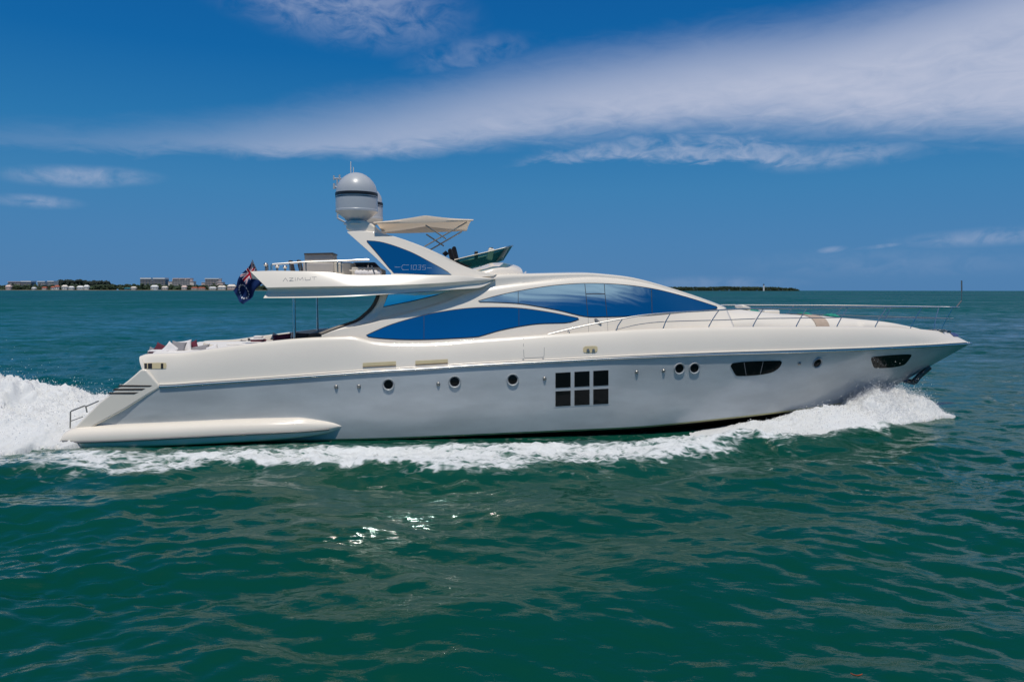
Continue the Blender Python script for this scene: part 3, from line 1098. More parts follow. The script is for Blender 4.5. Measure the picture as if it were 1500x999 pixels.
xs_c = np.r_[np.linspace(xc0, xend, 46), np.linspace(xend, xc1, 130)[1:]]
crow = [cab_row(x) for x in xs_c]
cabs = []
for sg in (0, 1):
    c = MB().loft(crow if sg == 0 else both(crow)).build('cabin_side', M['gelcoat'], yacht, ang=35)
    s = c.modifiers.new('wall', 'SOLIDIFY')
    s.thickness, s.offset = 0.07, (-1 if sg == 0 else -1)
    cabs.append(c)
H_CAB = bvh_of(cabs[0])
# dark curved trim on the aft edge of the cabin side
mb = MB()
ed = [cab_row(x)[-1] for x in np.linspace(xc0, xend + 0.06, 40)]
MB().loft([[(p[0] + 0.0, p[1] - 0.02, p[2] + 0.03), (p[0] - 0.10, p[1] + 0.0, p[2] + 0.06), (p[0] - 0.10, p[1] + 0.16, p[2] + 0.06), (p[0] + 0.05, p[1] + 0.16, p[2] + 0.0)] for p in ed], True, True, True)\
    .build('cabin_edge_trim', M['vent'], yacht)

# roof, windscreen, saloon bulkhead
rr = []
for x in np.linspace(xend + 0.2, xc1, 90):
    p = cab_row(x)[-1]
    t = max(0, (x - xw) / (xc1 - xw))
    cb = 0.05 + 0.03 * min(1, t * 2.0)
    rr.append([(x + 0.5 * max(0, t - 0.55) * (1 - (1 - 2 * j / 16) ** 2), p[1] * (1 - 2 * j / 16), p[2] + cb * (1 - (1 - 2 * j / 16) ** 2)) for j in range(17)])
k = int(90 * 0.74)
MB().loft(rr[:k + 1]).build('cabin_roof', M['gelcoat'], yacht)
MB().loft(rr[k:]).build('windscreen', M['dark_glass'], yacht)
xb_ = xend + 0.55
p = cab_row(xb_)
MB().box((xb_, 0, (p[0][2] + p[-1][2]) / 2 - 0.1), (0.06, -2 * p[-1][1] - 0.2, p[-1][2] - p[0][2] + 0.9)).build('saloon_door', M['dark_glass'], yacht)

# windows of the near side
WLOW = spl([(537, 491.5), (561.6, 480.6), (584, 472.6), (621, 462.4), (649, 457), (686.7, 452.2), (724, 451), (761, 452.2), (803, 457.8), (846, 466.3)], 5) + \
    spl([(847.6, 467.6), (839, 470.5), (828, 472.6), (789, 474), (760, 478), (731, 484), (706, 491.3), (696, 493.2), (668, 495), (630.7, 496.8), (593, 497), (556, 495), (540, 493)], 5)
WUP = spl([(701, 441.6), (727, 434.2), (760, 427), (803, 420), (830, 417.3), (856, 416), (885, 416.3), (912, 418), (940, 421.2), (971, 427), (1012, 438), (1049, 449.8)], 5) + \
    spl([(1050, 451.3), (1043, 453.2), (988, 458.3), (940, 462.2), (887, 463.8), (857, 463.3), (820, 454.7), (784, 448), (758.8, 444.4), (724, 442.5), (703, 442.2)], 5)
WAFT = [(561.6, 449), (569, 431), (620, 428), (667, 424.5), (640, 432), (600, 441.5)]
for nm, poly in (('lower_window', WLOW), ('upper_window', WUP), ('aft_window', WAFT)):
    g = panel(nm, poly, [H_CAB], 0.016, 0.02, M['mirror'], yacht, 5)
    panel('window_gasket', grow(poly, 1.1), [H_CAB], 0.009, 0.012, M['gasket'], g, 5)
    if nm == 'lower_window':
        low_w = g
    elif nm == 'upper_window':
        up_w = g
for a_, b_ in (((621, 463), (621, 496.6)), ((760, 452.5), (760, 477.6))):
    line_panel('glass_joint', [(a_[0], a_[1] + (b_[1] - a_[1]) * i / 8) for i in range(9)], 0.7, [H_CAB], 0.019, M['gasket'], low_w)
for pts in ([(759, 427.6), (759, 444)], [(954, 424.4), (955, 460)], [(856.5, 416.5), (858, 431), (861, 463)], [(885, 416.8), (886, 431), (889, 463)]):
    ln = []
    for i in range(len(pts) - 1):
        ln += [(pts[i][0] + (pts[i + 1][0] - pts[i][0]) * j / 5, pts[i][1] + (pts[i + 1][1] - pts[i][1]) * j / 5) for j in range(6)]
    line_panel('glass_joint', ln, 0.8, [H_CAB], 0.019, M['gasket'], up_w)
# side door: dark sill line in the glass, seams in the cabin side, handle
dr = line_panel('side_door', [(858, 431.2), (865, 430.9), (872, 430.7), (879, 430.8), (886, 431)], 1.2, [H_CAB], 0.020, M['gasket'], yacht)
for q in ([(861.5, 464.5), (862, 476), (862.3, 488)], [(889.3, 464.5), (890, 475), (890.5, 487)]):
    line_panel('door_seam', q, 0.55, [H_CAB], 0.003, M['joint'], dr)
panel('door_handle', [(870.5, 467.5), (873, 467.2), (881, 474), (880, 475.5), (872, 470.5)], [H_CAB], 0.05, 0.04, M['dull_steel'], dr, 3)

# ---------------------------------------------------------------- flybridge wing
yT = pch([-10, -6, -2, xw + 0.2], [2.70, 2.80, 2.60, 2.21])
yC = pch([-10, -6, -4.2, -2, xw + 0.2], [2.98, 3.05, 2.98, 2.68, 2.24])
yN = pch([-10, -6, -4.2, -2, xw + 0.2], [2.74, 2.84, 2.89, 2.66, 2.23])
yL = pch([-10, -6, -2, xw + 0.2], [2.90, 2.97, 2.63, 2.22])


def lineT(pts, yf, n):
    q = np.array([P(u, v, lambda x, z: -yf(x)) for u, v in pts])
    fz = pch(q[:, 0], q[:, 2])
    return [np.array([x, -yf(x), fz(x)]) for x in np.linspace(q[0, 0], q[-1, 0], n)]


NF = 110
LT = lineT([(366.7, 397.6), (403, 396.8), (446.7, 397.5), (480, 398.9), (513, 402.6), (536, 403.2), (574.7, 402.8), (662, 403.2), (700, 405.5), (725, 408.3)], yT, NF)
LC = lineT([(390.8, 421.3), (440, 420.3), (516.7, 419.0), (556, 418.3), (589.6, 417.4), (640, 415.0), (690, 411.5), (726, 409.0)], yC, NF)
LN = lineT([(392.2, 424.6), (440, 423.8), (516.7, 421.8), (556, 420.2), (589.6, 418.6), (640, 416.0), (690, 412.2), (726, 409.4)], yN, NF)
LL = lineT([(385.8, 436.7), (430, 436.4), (470, 435.8), (516, 434.3), (555.8, 431.9), (593, 429), (640, 426), (668, 424), (699.7, 422), (726, 409.8)], yL, NF)
rows = []
for a_, c_, n_, l_ in zip(LT, LC, LN, LL):
    inn = np.array([a_[0], a_[1] + 0.14, a_[2] - 0.01])
    low = np.array([a_[0], a_[1] + 0.16, a_[2] - 0.22])
    m1 = c_ * 0.5 + a_ * 0.5 - np.array([0, 0.02, 0])
    m2 = n_ * 0.55 + l_ * 0.45 + np.array([0, 0.05, 0])
    h = [l_, m2, n_, c_, m1, a_, inn, low]
    far = [np.array([p[0], -p[1], p[2]]) for p in h[::-1]]
    rows.append([tuple(p) for p in h + far])
wing = MB().loft(rows, True, True, True).build('flybridge_deck', M['gelcoat'], yacht, ang=28)
H_WING = bvh_of(wing)
mb = MB()


def letter(seq):
    for s in seq:
        stroke_into(mb, s, 0.66, [H_WING], 0.004)


for st in ([(414.6, 412.2), (418.2, 407.6), (421.6, 412)], [(424, 407.5), (429.5, 407.3), (424, 411.8), (429.8, 411.5)], [(432.6, 407.1), (432.6, 411.4)],
           [(435.2, 411.2), (436.2, 407), (439.7, 410.2), (443.2, 406.7), (444.3, 410.8)], [(447, 406.6), (447, 410), (448, 410.7), (453.6, 410.3), (454.6, 409.6), (454.6, 406.3)],
           [(456.8, 406.2), (463.6, 405.7)], [(460.2, 406), (460.2, 410)]):
    letter([st])
mb.build('wing_lettering', M['lettering'], wing)

# ---------------------------------------------------------------- radar arch
zA0 = P(575, 402, -2.45)[2]
zA1 = P(520, 339, -1.75)[2]


def fA(x, z):
    t = np.clip((z - zA0) / (zA1 - zA0), -0.1, 1)
    return -(np.minimum(2.34, bS(x) - 0.03) - 0.51 * t)


ARCH = spl([(508.4, 339.5), (522, 338.6), (537, 338.9), (561.6, 342.4), (593, 351.5), (627, 364.5), (658.7, 379.5), (679, 389.6), (699.7, 396.5), (722, 401.5), (728, 402.2)], 7) + \
    [(722, 404.6), (706, 406), (660, 407), (573.5, 407), (572.8, 401)] + spl([(572.8, 400), (551, 378.5), (530, 359.5), (508.6, 340.6)], 7)
arches = []
for sg in (-1, 1):
    ol = []
    for u, v in ARCH:
        p = P(u, v, fA)
        ol.append((p[0], p[1], p[2]))
    th = 0.30
    rows_o = [(x, sg * -y, z) for x, y, z in ol]
    f = MB().prism(rows_o, (0, -sg * th, 0)).build('radar_arch_leg', M['gelcoat'], yacht, ang=30, bevel=0.045, seg=3)
    arches.append(f)
H_ARCH = bvh_of(arches[0])
WARCH = spl([(537.3, 353.2), (556, 354.9), (578, 361), (604.5, 371.3), (630.7, 385), (649, 395), (661.5, 402.6)], 5) + [(640, 402.5), (610, 401.8), (577, 400.8)] + spl([(576, 400), (566.5, 388), (551.5, 369.8), (538, 354.4)], 5)
aw = panel('arch_window', WARCH, [H_ARCH], 0.016, 0.02, M['mirror'], yacht, 5, flat=True)
panel('window_gasket', grow(WARCH, 0.9), [H_ARCH], 0.008, 0.012, M['gasket'], aw, 5, flat=True)
H_AW = bvh_of(aw)
mb = MB()
for st in ([(578, 391.4), (586.4, 391.7)], [(625.5, 392.6), (632.5, 392.9)], [(590.5, 388.2), (599, 388.4)], [(590.5, 388.2), (588.6, 390.2), (588.6, 393.4), (590, 395.4)], [(590, 395.4), (599, 395.4)],
           [(601.6, 389.2), (603.2, 388.4), (602.2, 395.2)], [(606, 388.6), (610.4, 388.6), (609.4, 395.2), (605, 395.2), (606, 388.6)],
           [(612.6, 388.6), (616.8, 388.6), (616.3, 391.8), (613.4, 391.8), (616.3, 391.8), (615.8, 395.2), (611.6, 395.2)],
           [(624, 388.8), (619.6, 388.6), (619.1, 391.8), (623.3, 391.9), (622.8, 395.2), (618.2, 395.2)]):
    stroke_into(mb, st, 0.30, [H_AW], 0.004)
mb.build('window_lettering', M['white_line'], aw)
# bridge of the arch carrying the domes
BR = [(506.6, 336), (507, 326), (512, 322.6), (534, 322.8), (545, 328), (561, 341), (590, 352), (575, 356), (540, 352), (516, 341)]
pl = [P(u, v, -1.72) for u, v in BR]
MB().prism([(p[0], -1.72, p[2]) for p in pl], (0, 3.44, 0)).build('arch_bridge', M['gelcoat'], yacht, bevel=0.06, seg=3)

# domes
for k, yy in enumerate((-1.32, 1.32)):
    c = P(522.4, 285, -1.32)
    sc_ = np.linalg.norm(c - CL) / FPX
    c = (c[0], yy, c[2])
    px = sc_
    prof = [(0.02, 30 * px), (4 * px, 29.75 * px), (9 * px, 28.5 * px), (14 * px, 26.0 * px), (19 * px, 22.2 * px), (23.4 * px, 17.4 * px), (26.6 * px, 11.6 * px), (28.2 * px, 5.5 * px), (28.6 * px, 0),
            (28.9 * px, -2), (28.9 * px, -21.5 * px), (29.4 * px, -22.2 * px), (29.4 * px, -24.5 * px), (28.4 * px, -25.4 * px), (14.5 * px, -35.5 * px), (13 * px, -38.5 * px)]
    prof[9] = (28.9 * px, -2 * px)
    dm = MB().lathe(c, prof, 56).build('radar_dome', M['grey_dome'], yacht, ang=28)
    MB().lathe(c, [(28.9 * px, 1.4 * px), (29.35 * px, 1.4 * px), (29.35 * px, -2.9 * px), (28.9 * px, -2.9 * px)], 56).build('dome_band', M['black'], dm)
    MB().lathe(c, [(28.9 * px, -4.4 * px), (29.2 * px, -4.4 * px), (29.2 * px, -5.2 * px), (28.9 * px, -5.2 * px)], 56).build('dome_band', M['black'], dm)
    MB().lathe((c[0], c[1], c[2] - 38.4 * px), [(16 * px, 0), (16.5 * px, -1.5 * px), (19 * px, -3.5 * px)], 40).build('dome_base', M['gelcoat'], dm)
# aerials and wind sensors behind the domes
yb = 0.2
A_ = lambda u, v, y=0.2: tuple(P(u, v, y))
MB().tube([A_(514.3, 300), A_(513.8, 237)], 0.017, 6).build('whip_aerial', M['seat_white'], yacht)
MB().tube([A_(518, 300), A_(517.7, 245)], 0.015, 6).build('whip_aerial', M['seat_white'], yacht)
mb = MB()
mb.tube([A_(494.5, 320), A_(493.8, 261)], 0.03, 6).tube([A_(488.5, 262), A_(500, 262)], 0.03, 6).tube([A_(489, 264), A_(489, 257.5)], 0.03, 6).tube([A_(497.5, 264), A_(497.3, 256.5)], 0.035, 6)
mb.tube([A_(494, 275), A_(489.5, 274)], 0.04, 6).tube([A_(489.5, 277), A_(489.5, 269)], 0.045, 6)
mb.tube([A_(494.5, 320), A_(506, 326)], 0.035, 6)
mb.build('wind_sensor_mast', M['grey_dome'], yacht)

# bimini
bw = 2.05
zr_ = P(623, 315.5, -bw)[2]
xl_, xm_, xr2 = P(547, 325.5, -bw)[0], P(623, 316, -bw)[0], P(693.5, 321.5, -bw)[0]
zl_, zr2 = P(547, 325.5, -bw)[2], P(693.5, 321.5, -bw)[2]
rows = []
for i in range(33):
    t = i / 32
    x = xl_ + (xr2 - xl_) * t
    tm = (xm_ - xl_) / (xr2 - xl_)
    zt = zl_ + (zr_ - zl_) * (t / tm) if t < tm else zr_ + (zr2 - zr_) * ((t - tm) / (1 - tm))
    zt -= 0.025 * math.sin(math.pi * (t / tm if t < tm else (t - tm) / (1 - tm)))
    zv = zl_ + (zr2 - zl_) * t - 0.05 - 0.02 * math.sin(math.pi * t)
    row = [(x, -bw + 0.02, zv), (x, -bw, (zt + zv) / 2)]
    for j in range(17):
        s = -1 + 2 * j / 16
        row.append((x, s * bw * 0.985, zt + 0.08 * (1 - s * s)))
    row += [(x, bw, (zt + zv) / 2), (x, bw - 0.02, zv)]
    rows.append(row)
bim = MB().loft(rows).build('bimini_canvas', M['canvas_top'], yacht, ang=40)
for yy, pr_ in ((-1.95, [[(684, 325.5), (621.5, 361.5)], [(623.5, 330), (653.5, 350)]]),):
    for q in pr_:
        e = [P(u, v, yy) for u, v in q]
        MB().tube([tuple(e[0]), tuple(e[1])], 0.022, 8).build('bimini_pole', M['dull_steel'], yacht)
        MB().tube([(e[0][0], -yy, e[0][2]), (e[1][0], -yy, e[1][2])], 0.026, 8).build('bimini_pole', M['dull_steel'], yacht)

# flybridge windscreen, cowling, helm
yq = 1.9
A_ = lambda u, v, y=-1.9: np.array(P(u, v, y))
nr_lo = [A_(691, 391.3), A_(705, 388.4), A_(722, 384.8)]
nr_hi = [A_(665.5, 381), A_(700, 372.5), A_(738, 363.6)]
lo, hi = [], []
for i in range(9):
    t = i / 8
    lo.append(nr_lo[0] + (nr_lo[2] - nr_lo[0]) * t)
    hi.append(nr_hi[0] + (nr_hi[2] - nr_hi[0]) * t)
cl_, ch_ = lo[-1].copy(), hi[-1].copy()
wl, wh = A_(735.5, 382.6, 0.0), A_(748.5, 361.8, 0.0)
for i in range(1, 13):
    a_ = i / 12 * math.pi / 2
    lo.append(np.array([cl_[0] + (wl[0] - cl_[0]) * math.sin(a_), -1.9 * math.cos(a_) ** 0.8, cl_[2] + (wl[2] - cl_[2]) * math.sin(a_)]))
    hi.append(np.array([ch_[0] + (wh[0] - ch_[0]) * math.sin(a_), -1.9 * math.cos(a_) ** 0.8, ch_[2] + (wh[2] - ch_[2]) * math.sin(a_)]))
L_ = [(tuple(a_), tuple(b_)) for a_, b_ in zip(lo, hi)]
L_ += [((a_[0], -a_[1], a_[2]), (b_[0], -b_[1], b_[2])) for a_, b_ in L_[-2::-1]]
ws = MB().loft([[a_, tuple(np.array(a_) * 0.5 + np.array(b_) * 0.5), b_] for a_, b_ in L_]).build('flybridge_windscreen', M['green_glass'], yacht, ang=60)
MB().tube([b_ for a_, b_ in L_], 0.020, 6).build('windscreen_rim', M['chrome'], ws)
COW = [(693, 392.5), (708, 388.6), (723, 384.0), (738, 383.6), (752, 386.0), (765, 391.5), (775.3, 396.2), (772, 399.0), (768, 401)]
zc_ = crv(COW, lambda x: 0.9)
xk0, xk1 = P(690, 392, -1.5)[0], P(775.5, 397, -0.8)[0]
rows = []
for i in range(40):
    t = i / 39
    x = xk0 + (xk1 - xk0) * t
    w = 1.95 * (1 - t ** 3.2) ** 0.6 + 0.01
    zb2 = zU(x) - 0.12
    zt2 = max(zc_(x), zb2 + 0.02)
    rows.append([(x, -w * math.cos(math.pi * j / 20) ** 1 if True else 0, zb2 + (zt2 - zb2) * max(0, math.sin(math.pi * j / 20)) ** 0.45) for j in range(21)])
MB().loft(rows, True, True).build('flybridge_cowling', M['gelcoat'], yacht, ang=50)


def chair(u, v, y, s=1.0):
    p = P(u, v, y)
    e = MB().box((p[0], y, p[2]), (0.14, 0.55, 0.62), Matrix.Rotation(R(-14), 3, 'Y')).build('helm_seat', M['dark_cloth'], yacht, bevel=0.06, seg=3)
    MB().box((p[0] + 0.28, y, p[2] - 0.32), (0.55, 0.55, 0.14)).build('seat_cushion', M['dark_cloth'], e, bevel=0.05, seg=3)
    return e


chair(667.5, 374.5, -0.6)
chair(661.5, 377, 0.5)
p = P(652.5, 372, -0.9)
MB().tube([tuple(P(650.5, 374, -0.9)), tuple(P(653, 371, -0.9)), tuple(P(655, 374, -0.9))], 0.09, 8).build('helm_lamp', M['black'], yacht)
p = P(718, 366, -0.3)
sc2 = MB().box((p[0], -0.3, p[2] - 0.16), (0.20, 0.5, 0.40), Matrix.Rotation(R(12), 3, 'Y')).build('helm_display', M['gelcoat'], yacht, bevel=0.03)
MB().box((p[0] + 0.02, -0.3, p[2] + 0.055), (0.13, 0.4, 0.03)).build('display_visor', M['black'], sc2, bevel=0.01)
p = P(697.5, 370.5, -0.8)
MB().box((p[0], -0.8, p[2] - 0.1), (0.12, 0.2, 0.3)).build('throttle_lever', M['black'], yacht, bevel=0.03)

# flybridge aft: wet bar, seats, rails
def zfl(x):
    return np.interp(x, [q[0] for q in LT], [q[2] for q in LT]) - 0.2


def px_box(name, u0, u1, vt, y0, y1, m, zb=None, bev=0.03, parent=None):
    a_, b_ = P(u0, vt, y0), P(u1, vt, y0)
    zb = zfl((a_[0] + b_[0]) / 2) if zb is None else zb
    return MB().box(((a_[0] + b_[0]) / 2, (y0 + y1) / 2, (a_[2] + zb) / 2), (b_[0] - a_[0], y1 - y0, a_[2] - zb)).build(name, m, parent or yacht, bevel=bev, seg=2)


bar = px_box('wet_bar', 443.5, 489, 385, -1.0, 0.2, M['grey_cab'])
px_box('wet_bar_side', 489.2, 514.5, 384.5, -1.0, 1.0, M['seat_cream'], parent=bar)
q = [P(u, v, -0.6) for u, v in ((446.5, 385), (445.8, 373), (487, 372), (489, 385))]
lid = MB().prism([tuple(a_) for a_ in q], (0, 1.1, 0)).build('bar_screen', M['grey_cab'], bar, bevel=0.01)
q = [P(u, v, -0.66) for u, v in ((445.3, 373.2), (445.3, 371.2), (487.5, 370.2), (488, 372.4))]
MB().prism([tuple(a_) for a_ in q], (0, 1.22, 0)).build('bar_lid', M['vent'], bar)
sf = px_box('flybridge_sofa', 514.8, 556, 391.5, -1.6, 1.8, M['seat_cream'])
q = [P(u, v, 0.6) for u, v in ((516, 392), (517, 384.5), (549, 384.2), (562, 398), (562, 402))]
MB().prism([tuple(a_) for a_ in q], (0, 0.35, 0)).build('sofa_back', M['dark_cloth'], sf, bevel=0.04)
yr = -2.5
A_ = lambda u, v, y=-2.5: tuple(P(u, v, y))
fr = MB().tube([A_(397.5, 396), A_(397.5, 388.6), A_(399, 387.5), A_(440, 384.5), A_(492, 382.8), A_(516, 381.8), A_(538, 380.6), A_(541, 381.4)], 0.032).build('flybridge_rail', M['chrome'], yacht)
for u, v0, v1 in ((392.5, 396, 388), (425, 396, 386), (440, 397, 385), (448.5, 397, 384.6), (494.8, 399, 383), (500.3, 399.5, 382.8), (549, 402, 389)):
    MB().tube([A_(u, v0), A_(u - 0.5 if u < 540 else u - 5, v1)], 0.024, 6).build('rail_post', M['dull_steel'], fr)
MB().tube([A_(493, 388), A_(502, 388)], 0.018, 6).build('rail_bar', M['chrome'], fr)
MB().tube([A_(512, 396.5), A_(521, 396.5)], 0.018, 6).build('rail_bar', M['chrome'], fr)
for u, v, y in ((389.5, 389.5, -2.2), (406, 392, -1.5), (417.5, 393, -1.0)):
    p = P(u, v, y)
    lm = MB().tube([(p[0], p[1], zfl(p[0])), (p[0], p[1], p[2])], 0.035, 8).build('deck_lamp', M['dull_steel'], yacht)
    MB().lathe((p[0], p[1], p[2] + 0.04), [(0.01, 0.06), (0.05, 0.05), (0.075, 0.0), (0.05, -0.05), (0.01, -0.06)], 16).build('lamp_globe', M['chrome'], lm)
for u, v, y in ((428, 392, 0.3), (440, 391, 0.8)):
    p = P(u, v, y)
    st_ = MB().box((p[0], y, p[2]), (0.10, 0.4, 0.5), Matrix.Rotation(R(-12), 3, 'Y')).build('deck_chair_back', M['dark_cloth'], yacht, bevel=0.03)

# posts carrying the overhang
for sg in (-1, 1):
    t_, b_ = P(430.4, 436, -2.35), P(429.2, 500, -2.35)
    ps = MB().tube([(t_[0], sg * 2.35, t_[2] + 0.1), (t_[0], sg * 2.35, b_[2] - 0.3)], 0.045, 12).build('overhang_post', M['chrome'], yacht)

# ---------------------------------------------------------------- foredeck
bT = pch([5.6, 7.6, 9, 11, 13, 14.5, 15.35], [1.95, 1.92, 1.8, 1.5, 0.95, 0.5, 0.15])
TRK = [(985, 452.5), (1064, 452.5), (1100, 455.6), (1130, 459.3), (1150, 460.4), (1190, 461.8), (1212, 464), (1240, 466.2), (1290, 471), (1330, 478.3), (1348, 482.6)]
zK = crv(TRK, 0.1)
xt0, xt1 = P(985, 452, 0)[0], P(1347, 482, 0)[0]


def trunk_row(x, g=0.0, a0=0, a1=24, n=24):
    w, zt = bT(x) + g, zK(x) + g
    zb2 = zB(x) - 0.5 if x < 13 else zB(x) - 0.2
    row = []
    for j in range(a0, a1 + 1):
        a_ = math.pi * j / n
        row.append((x, -w * np.sign(math.cos(a_)) * abs(math.cos(a_)) ** 0.62, zb2 + (zt - zb2) * max(0, math.sin(a_)) ** 0.62))
    return row


trk = MB().loft([trunk_row(x) for x in np.linspace(xt0, xt1, 70)], True, True).build('foredeck_trunk', M['cream_trunk'], yacht, ang=60)
xa_, xb2 = P(1190.5, 470, -1.2)[0], P(1212.5, 470, -1.2)[0]
MB().loft([trunk_row(x, 0.02, 1, 23) for x in np.linspace(xa_, xb2, 8)]).build('sunpad_strap', M['tan'], yacht, ang=60)
p = P(1126, 456, 0.5)
MB().box((p[0], 0.5, p[2] - 0.05), (0.62, 0.6, 0.2)).build('deck_hatch', M['gelcoat'], yacht, bevel=0.05, seg=3)
p = P(1088, 450.5, 0.2)
MB().box((p[0], 0.2, p[2]), (0.35, 0.7, 0.12), Matrix.Rotation(R(18), 3, 'Y')).build('wiper_cowl', M['gelcoat'], yacht, bevel=0.03)

# bow rail, near and far
RT = [(802.5, 490), (833, 482.6), (868, 475), (904, 468.4), (940, 462.2), (983, 458.2), (1021.6, 456.2), (1052.8, 454.4), (1094, 452.2), (1196, 451), (1290, 450.2), (1360, 450.2), (1404.5, 450.6)]
RM = [(901.6, 483.2), (940, 474.6), (971, 471.5), (1060, 468.8), (1124.6, 466.6), (1220, 465.4), (1330, 466), (1393, 466.6)]
xrl = P(1404.5, 450.6, 0)[0]
bL = pch([-4, 3, 8, 12, 14.5, xrl - 0.9, xrl - 0.2, xrl], [3.05, 3.0, 2.60, 1.85, 1.12, 0.50, 0.22, 0.0])
zRT, zRM = crv(RT, bL), crv(RM, lambda x: bL(x + 0.2))
x_a = P(802.5, 490, lambda x, z: -bL(x))[0]
xm_a = P(901.6, 483, lambda x, z: -bL(x))[0]
xm_e = P(1393, 466.6, 0)[0]
for sg in (-1, 1):
    pts = [(x, sg * bL(x), zRT(x)) for x in np.r_[np.linspace(x_a, xrl - 0.5, 70), np.linspace(xrl - 0.5, xrl, 14)[1:]]]
    rail = MB().tube(pts, 0.026, 10).build('bow_rail', M['chrome'], yacht)
    mp_ = [(x, sg * bL(min(x + 0.2, xrl)), zRM(x)) for x in np.linspace(xm_a, xm_e, 70)]
    MB().tube(mp_, 0.014, 8).build('middle_rail', M['chrome'], rail)
    for (u0, v0), (u1, v1) in (((833, 489.5), (833, 483)), ((902, 486), (911.7, 467.5)), ((970.5, 483.5), (982, 459)), ((1037, 481.6), (1052.8, 454.8)), ((1102, 480.6), (1118, 452.6)), ((1165.4, 480.4), (1182, 451.6)),
                               ((1225, 480.5), (1242, 451)), ((1281, 481), (1299, 450.6)), ((1333, 482.6), (1350.5, 450.6)), ((1378, 485), (1396, 450.8))):
        b_ = P(u0, v0, lambda x, z: -max(bB(x) - 0.06, 0.02))
        t_ = P(u1, v1, lambda x, z: -bL(x))
        md = (t_ + b_) / 2 + np.array([-0.03, 0, 0])
        sp_ = MB().tube([(b_[0], sg * -b_[1], b_[2] - 0.02), (b_[0] + 0.03, sg * -b_[1], b_[2] + 0.08), (md[0], sg * -md[1], md[2]), (t_[0], sg * -t_[1], t_[2])], 0.018, 8).build('stanchion', M['chrome'], rail)
# jack staff
A_ = lambda u, v: tuple(P(u, v, 0.0))
js = MB().tube([A_(1401, 450), A_(1408, 441)], 0.03, 8).tube([A_(1408.3, 441), A_(1408.8, 428)], 0.014, 8).tube([A_(1408.8, 428), A_(1408.6, 411)], 0.026, 8).build('jack_staff', M['dull_steel'], yacht)
mb = MB()
mb.box(tuple(P(1372, 484.4, -0.2)), (0.55, 0.3, 0.10)).box(tuple(P(1385, 485.6, 0.1)), (0.35, 0.2, 0.08)).build('bow_roller', M['dull_steel'], yacht, bevel=0.02)
panel('navigation_light', [(1391, 487.8), (1397, 488), (1404.5, 491.5), (1403, 493.4), (1397, 493.2)], [H_TOP], 0.02, 0.04, M['navy'], yacht, 3)

# anchor under the stem
A_ = lambda u, v, y=0.0: np.array(P(u, v, y))
mb = MB()
mb.tube([A_(1360, 537), A_(1350, 547), A_(1341, 556.5)], [0.15, 0.12, 0.10], 8)
mb.tube([A_(1341, 556, -0.42), A_(1339.5, 558, -0.2), A_(1339.5, 558, 0.2), A_(1341, 556, 0.42)], 0.06, 8)
for y in (-0.3, 0.3):
    mb.prism([tuple(A_(*q, y)) for q in ((1336.5, 559.5), (1343, 562.5), (1346.5, 558.5), (1353, 548), (1357, 540), (1347, 549), (1340, 555))], (0, 0.14, 0))
mb.prism([tuple(A_(*q, -0.3)) for q in ((1334, 560.5), (1340, 564), (1342, 560), (1338, 556))], (0, 0.6, 0))
mb.build('anchor', M['anchor'], yacht, bevel=0.012)

# ---------------------------------------------------------------- hull openings
HB = [H_HULL]


def circ(u, v, r, n=26):
    return [(u + r * math.cos(2 * math.pi * k / n), v + r * math.sin(2 * math.pi * k / n)) for k in range(n)]


for u, v, r in ((569, 563, 8.2), (666, 559, 8.6), (751, 556, 8.6), (995, 539.6, 7.9), (1017, 539, 7.9), (1197, 531.6, 7.4)):
    h = hit(HB, u, v)
    d = Vector(lray(u, v))
    nrm = h[1]
    rad = r * h[2] / FPX * 1.0
    q = nrm.to_track_quat('Z', 'Y')
    ring = MB()
    def disc(pr, n=36):
        return [[h[0] + q @ Vector((a_ * rad * math.cos(2 * math.pi * k / n), a_ * rad * math.sin(2 * math.pi * k / n), b_)) for k in range(n)] for a_, b_ in pr]
    po = ring.loft(disc([(1.06, -0.01), (1.05, 0.03), (1.0, 0.045), (0.95, 0.04), (0.78, 0.010), (0.74, 0.004)]), False, False, True).build('porthole', M['porthole'], yacht, ang=40)
    MB().loft(disc([(0.77, 0.006), (0.70, 0.014), (0.01, 0.014)]), True, True, True).build('porthole_glass', M['dark_glass'], po)
    MB().loft(disc([(0.79, 0.010), (0.78, 0.022), (0.70, 0.020), (0.69, 0.012)]), False, False, True).build('porthole_rim', M['black'], po)
hw = panel('hull_window', [(811.5, 546), (893, 541.2), (893, 593), (811.5, 597.2)], HB, 0.004, 0.008, M['silver'], yacht, 8)
H_HW = [bvh_of(hw)]
for c0, c1, dv in ((813.6, 835.8, 0.0), (841.4, 863.6, -1.5), (869, 891.2, -2.9)):
    for v0, v1 in ((546.2, 568.3), (573.2, 595.2)):
        panel('window_pane', [(c0, v0 + dv), (c1, v0 + dv - 1.2), (c1, v1 + dv - 1.2), (c0, v1 + dv)], H_HW, 0.010, 0.012, M['dark_glass'], hw, 8)
BW1 = spl([(1070, 536.4), (1072, 532.8), (1077, 531.2), (1097, 529.4), (1138, 528.2), (1143, 528.8), (1145, 531), (1142, 537.5), (1136, 542.5), (1129, 545.8), (1114, 548.8), (1095, 550.4), (1081, 550.6), (1077, 549), (1073, 542)], 3)
BW2 = spl([(1275.8, 527), (1276.5, 524.3), (1280, 522.4), (1308, 519.8), (1331, 518.8), (1334.4, 519.6), (1334, 522.6), (1327, 532), (1319.7, 535.8), (1302, 538.5), (1284, 539), (1280, 538), (1278, 534)], 3)
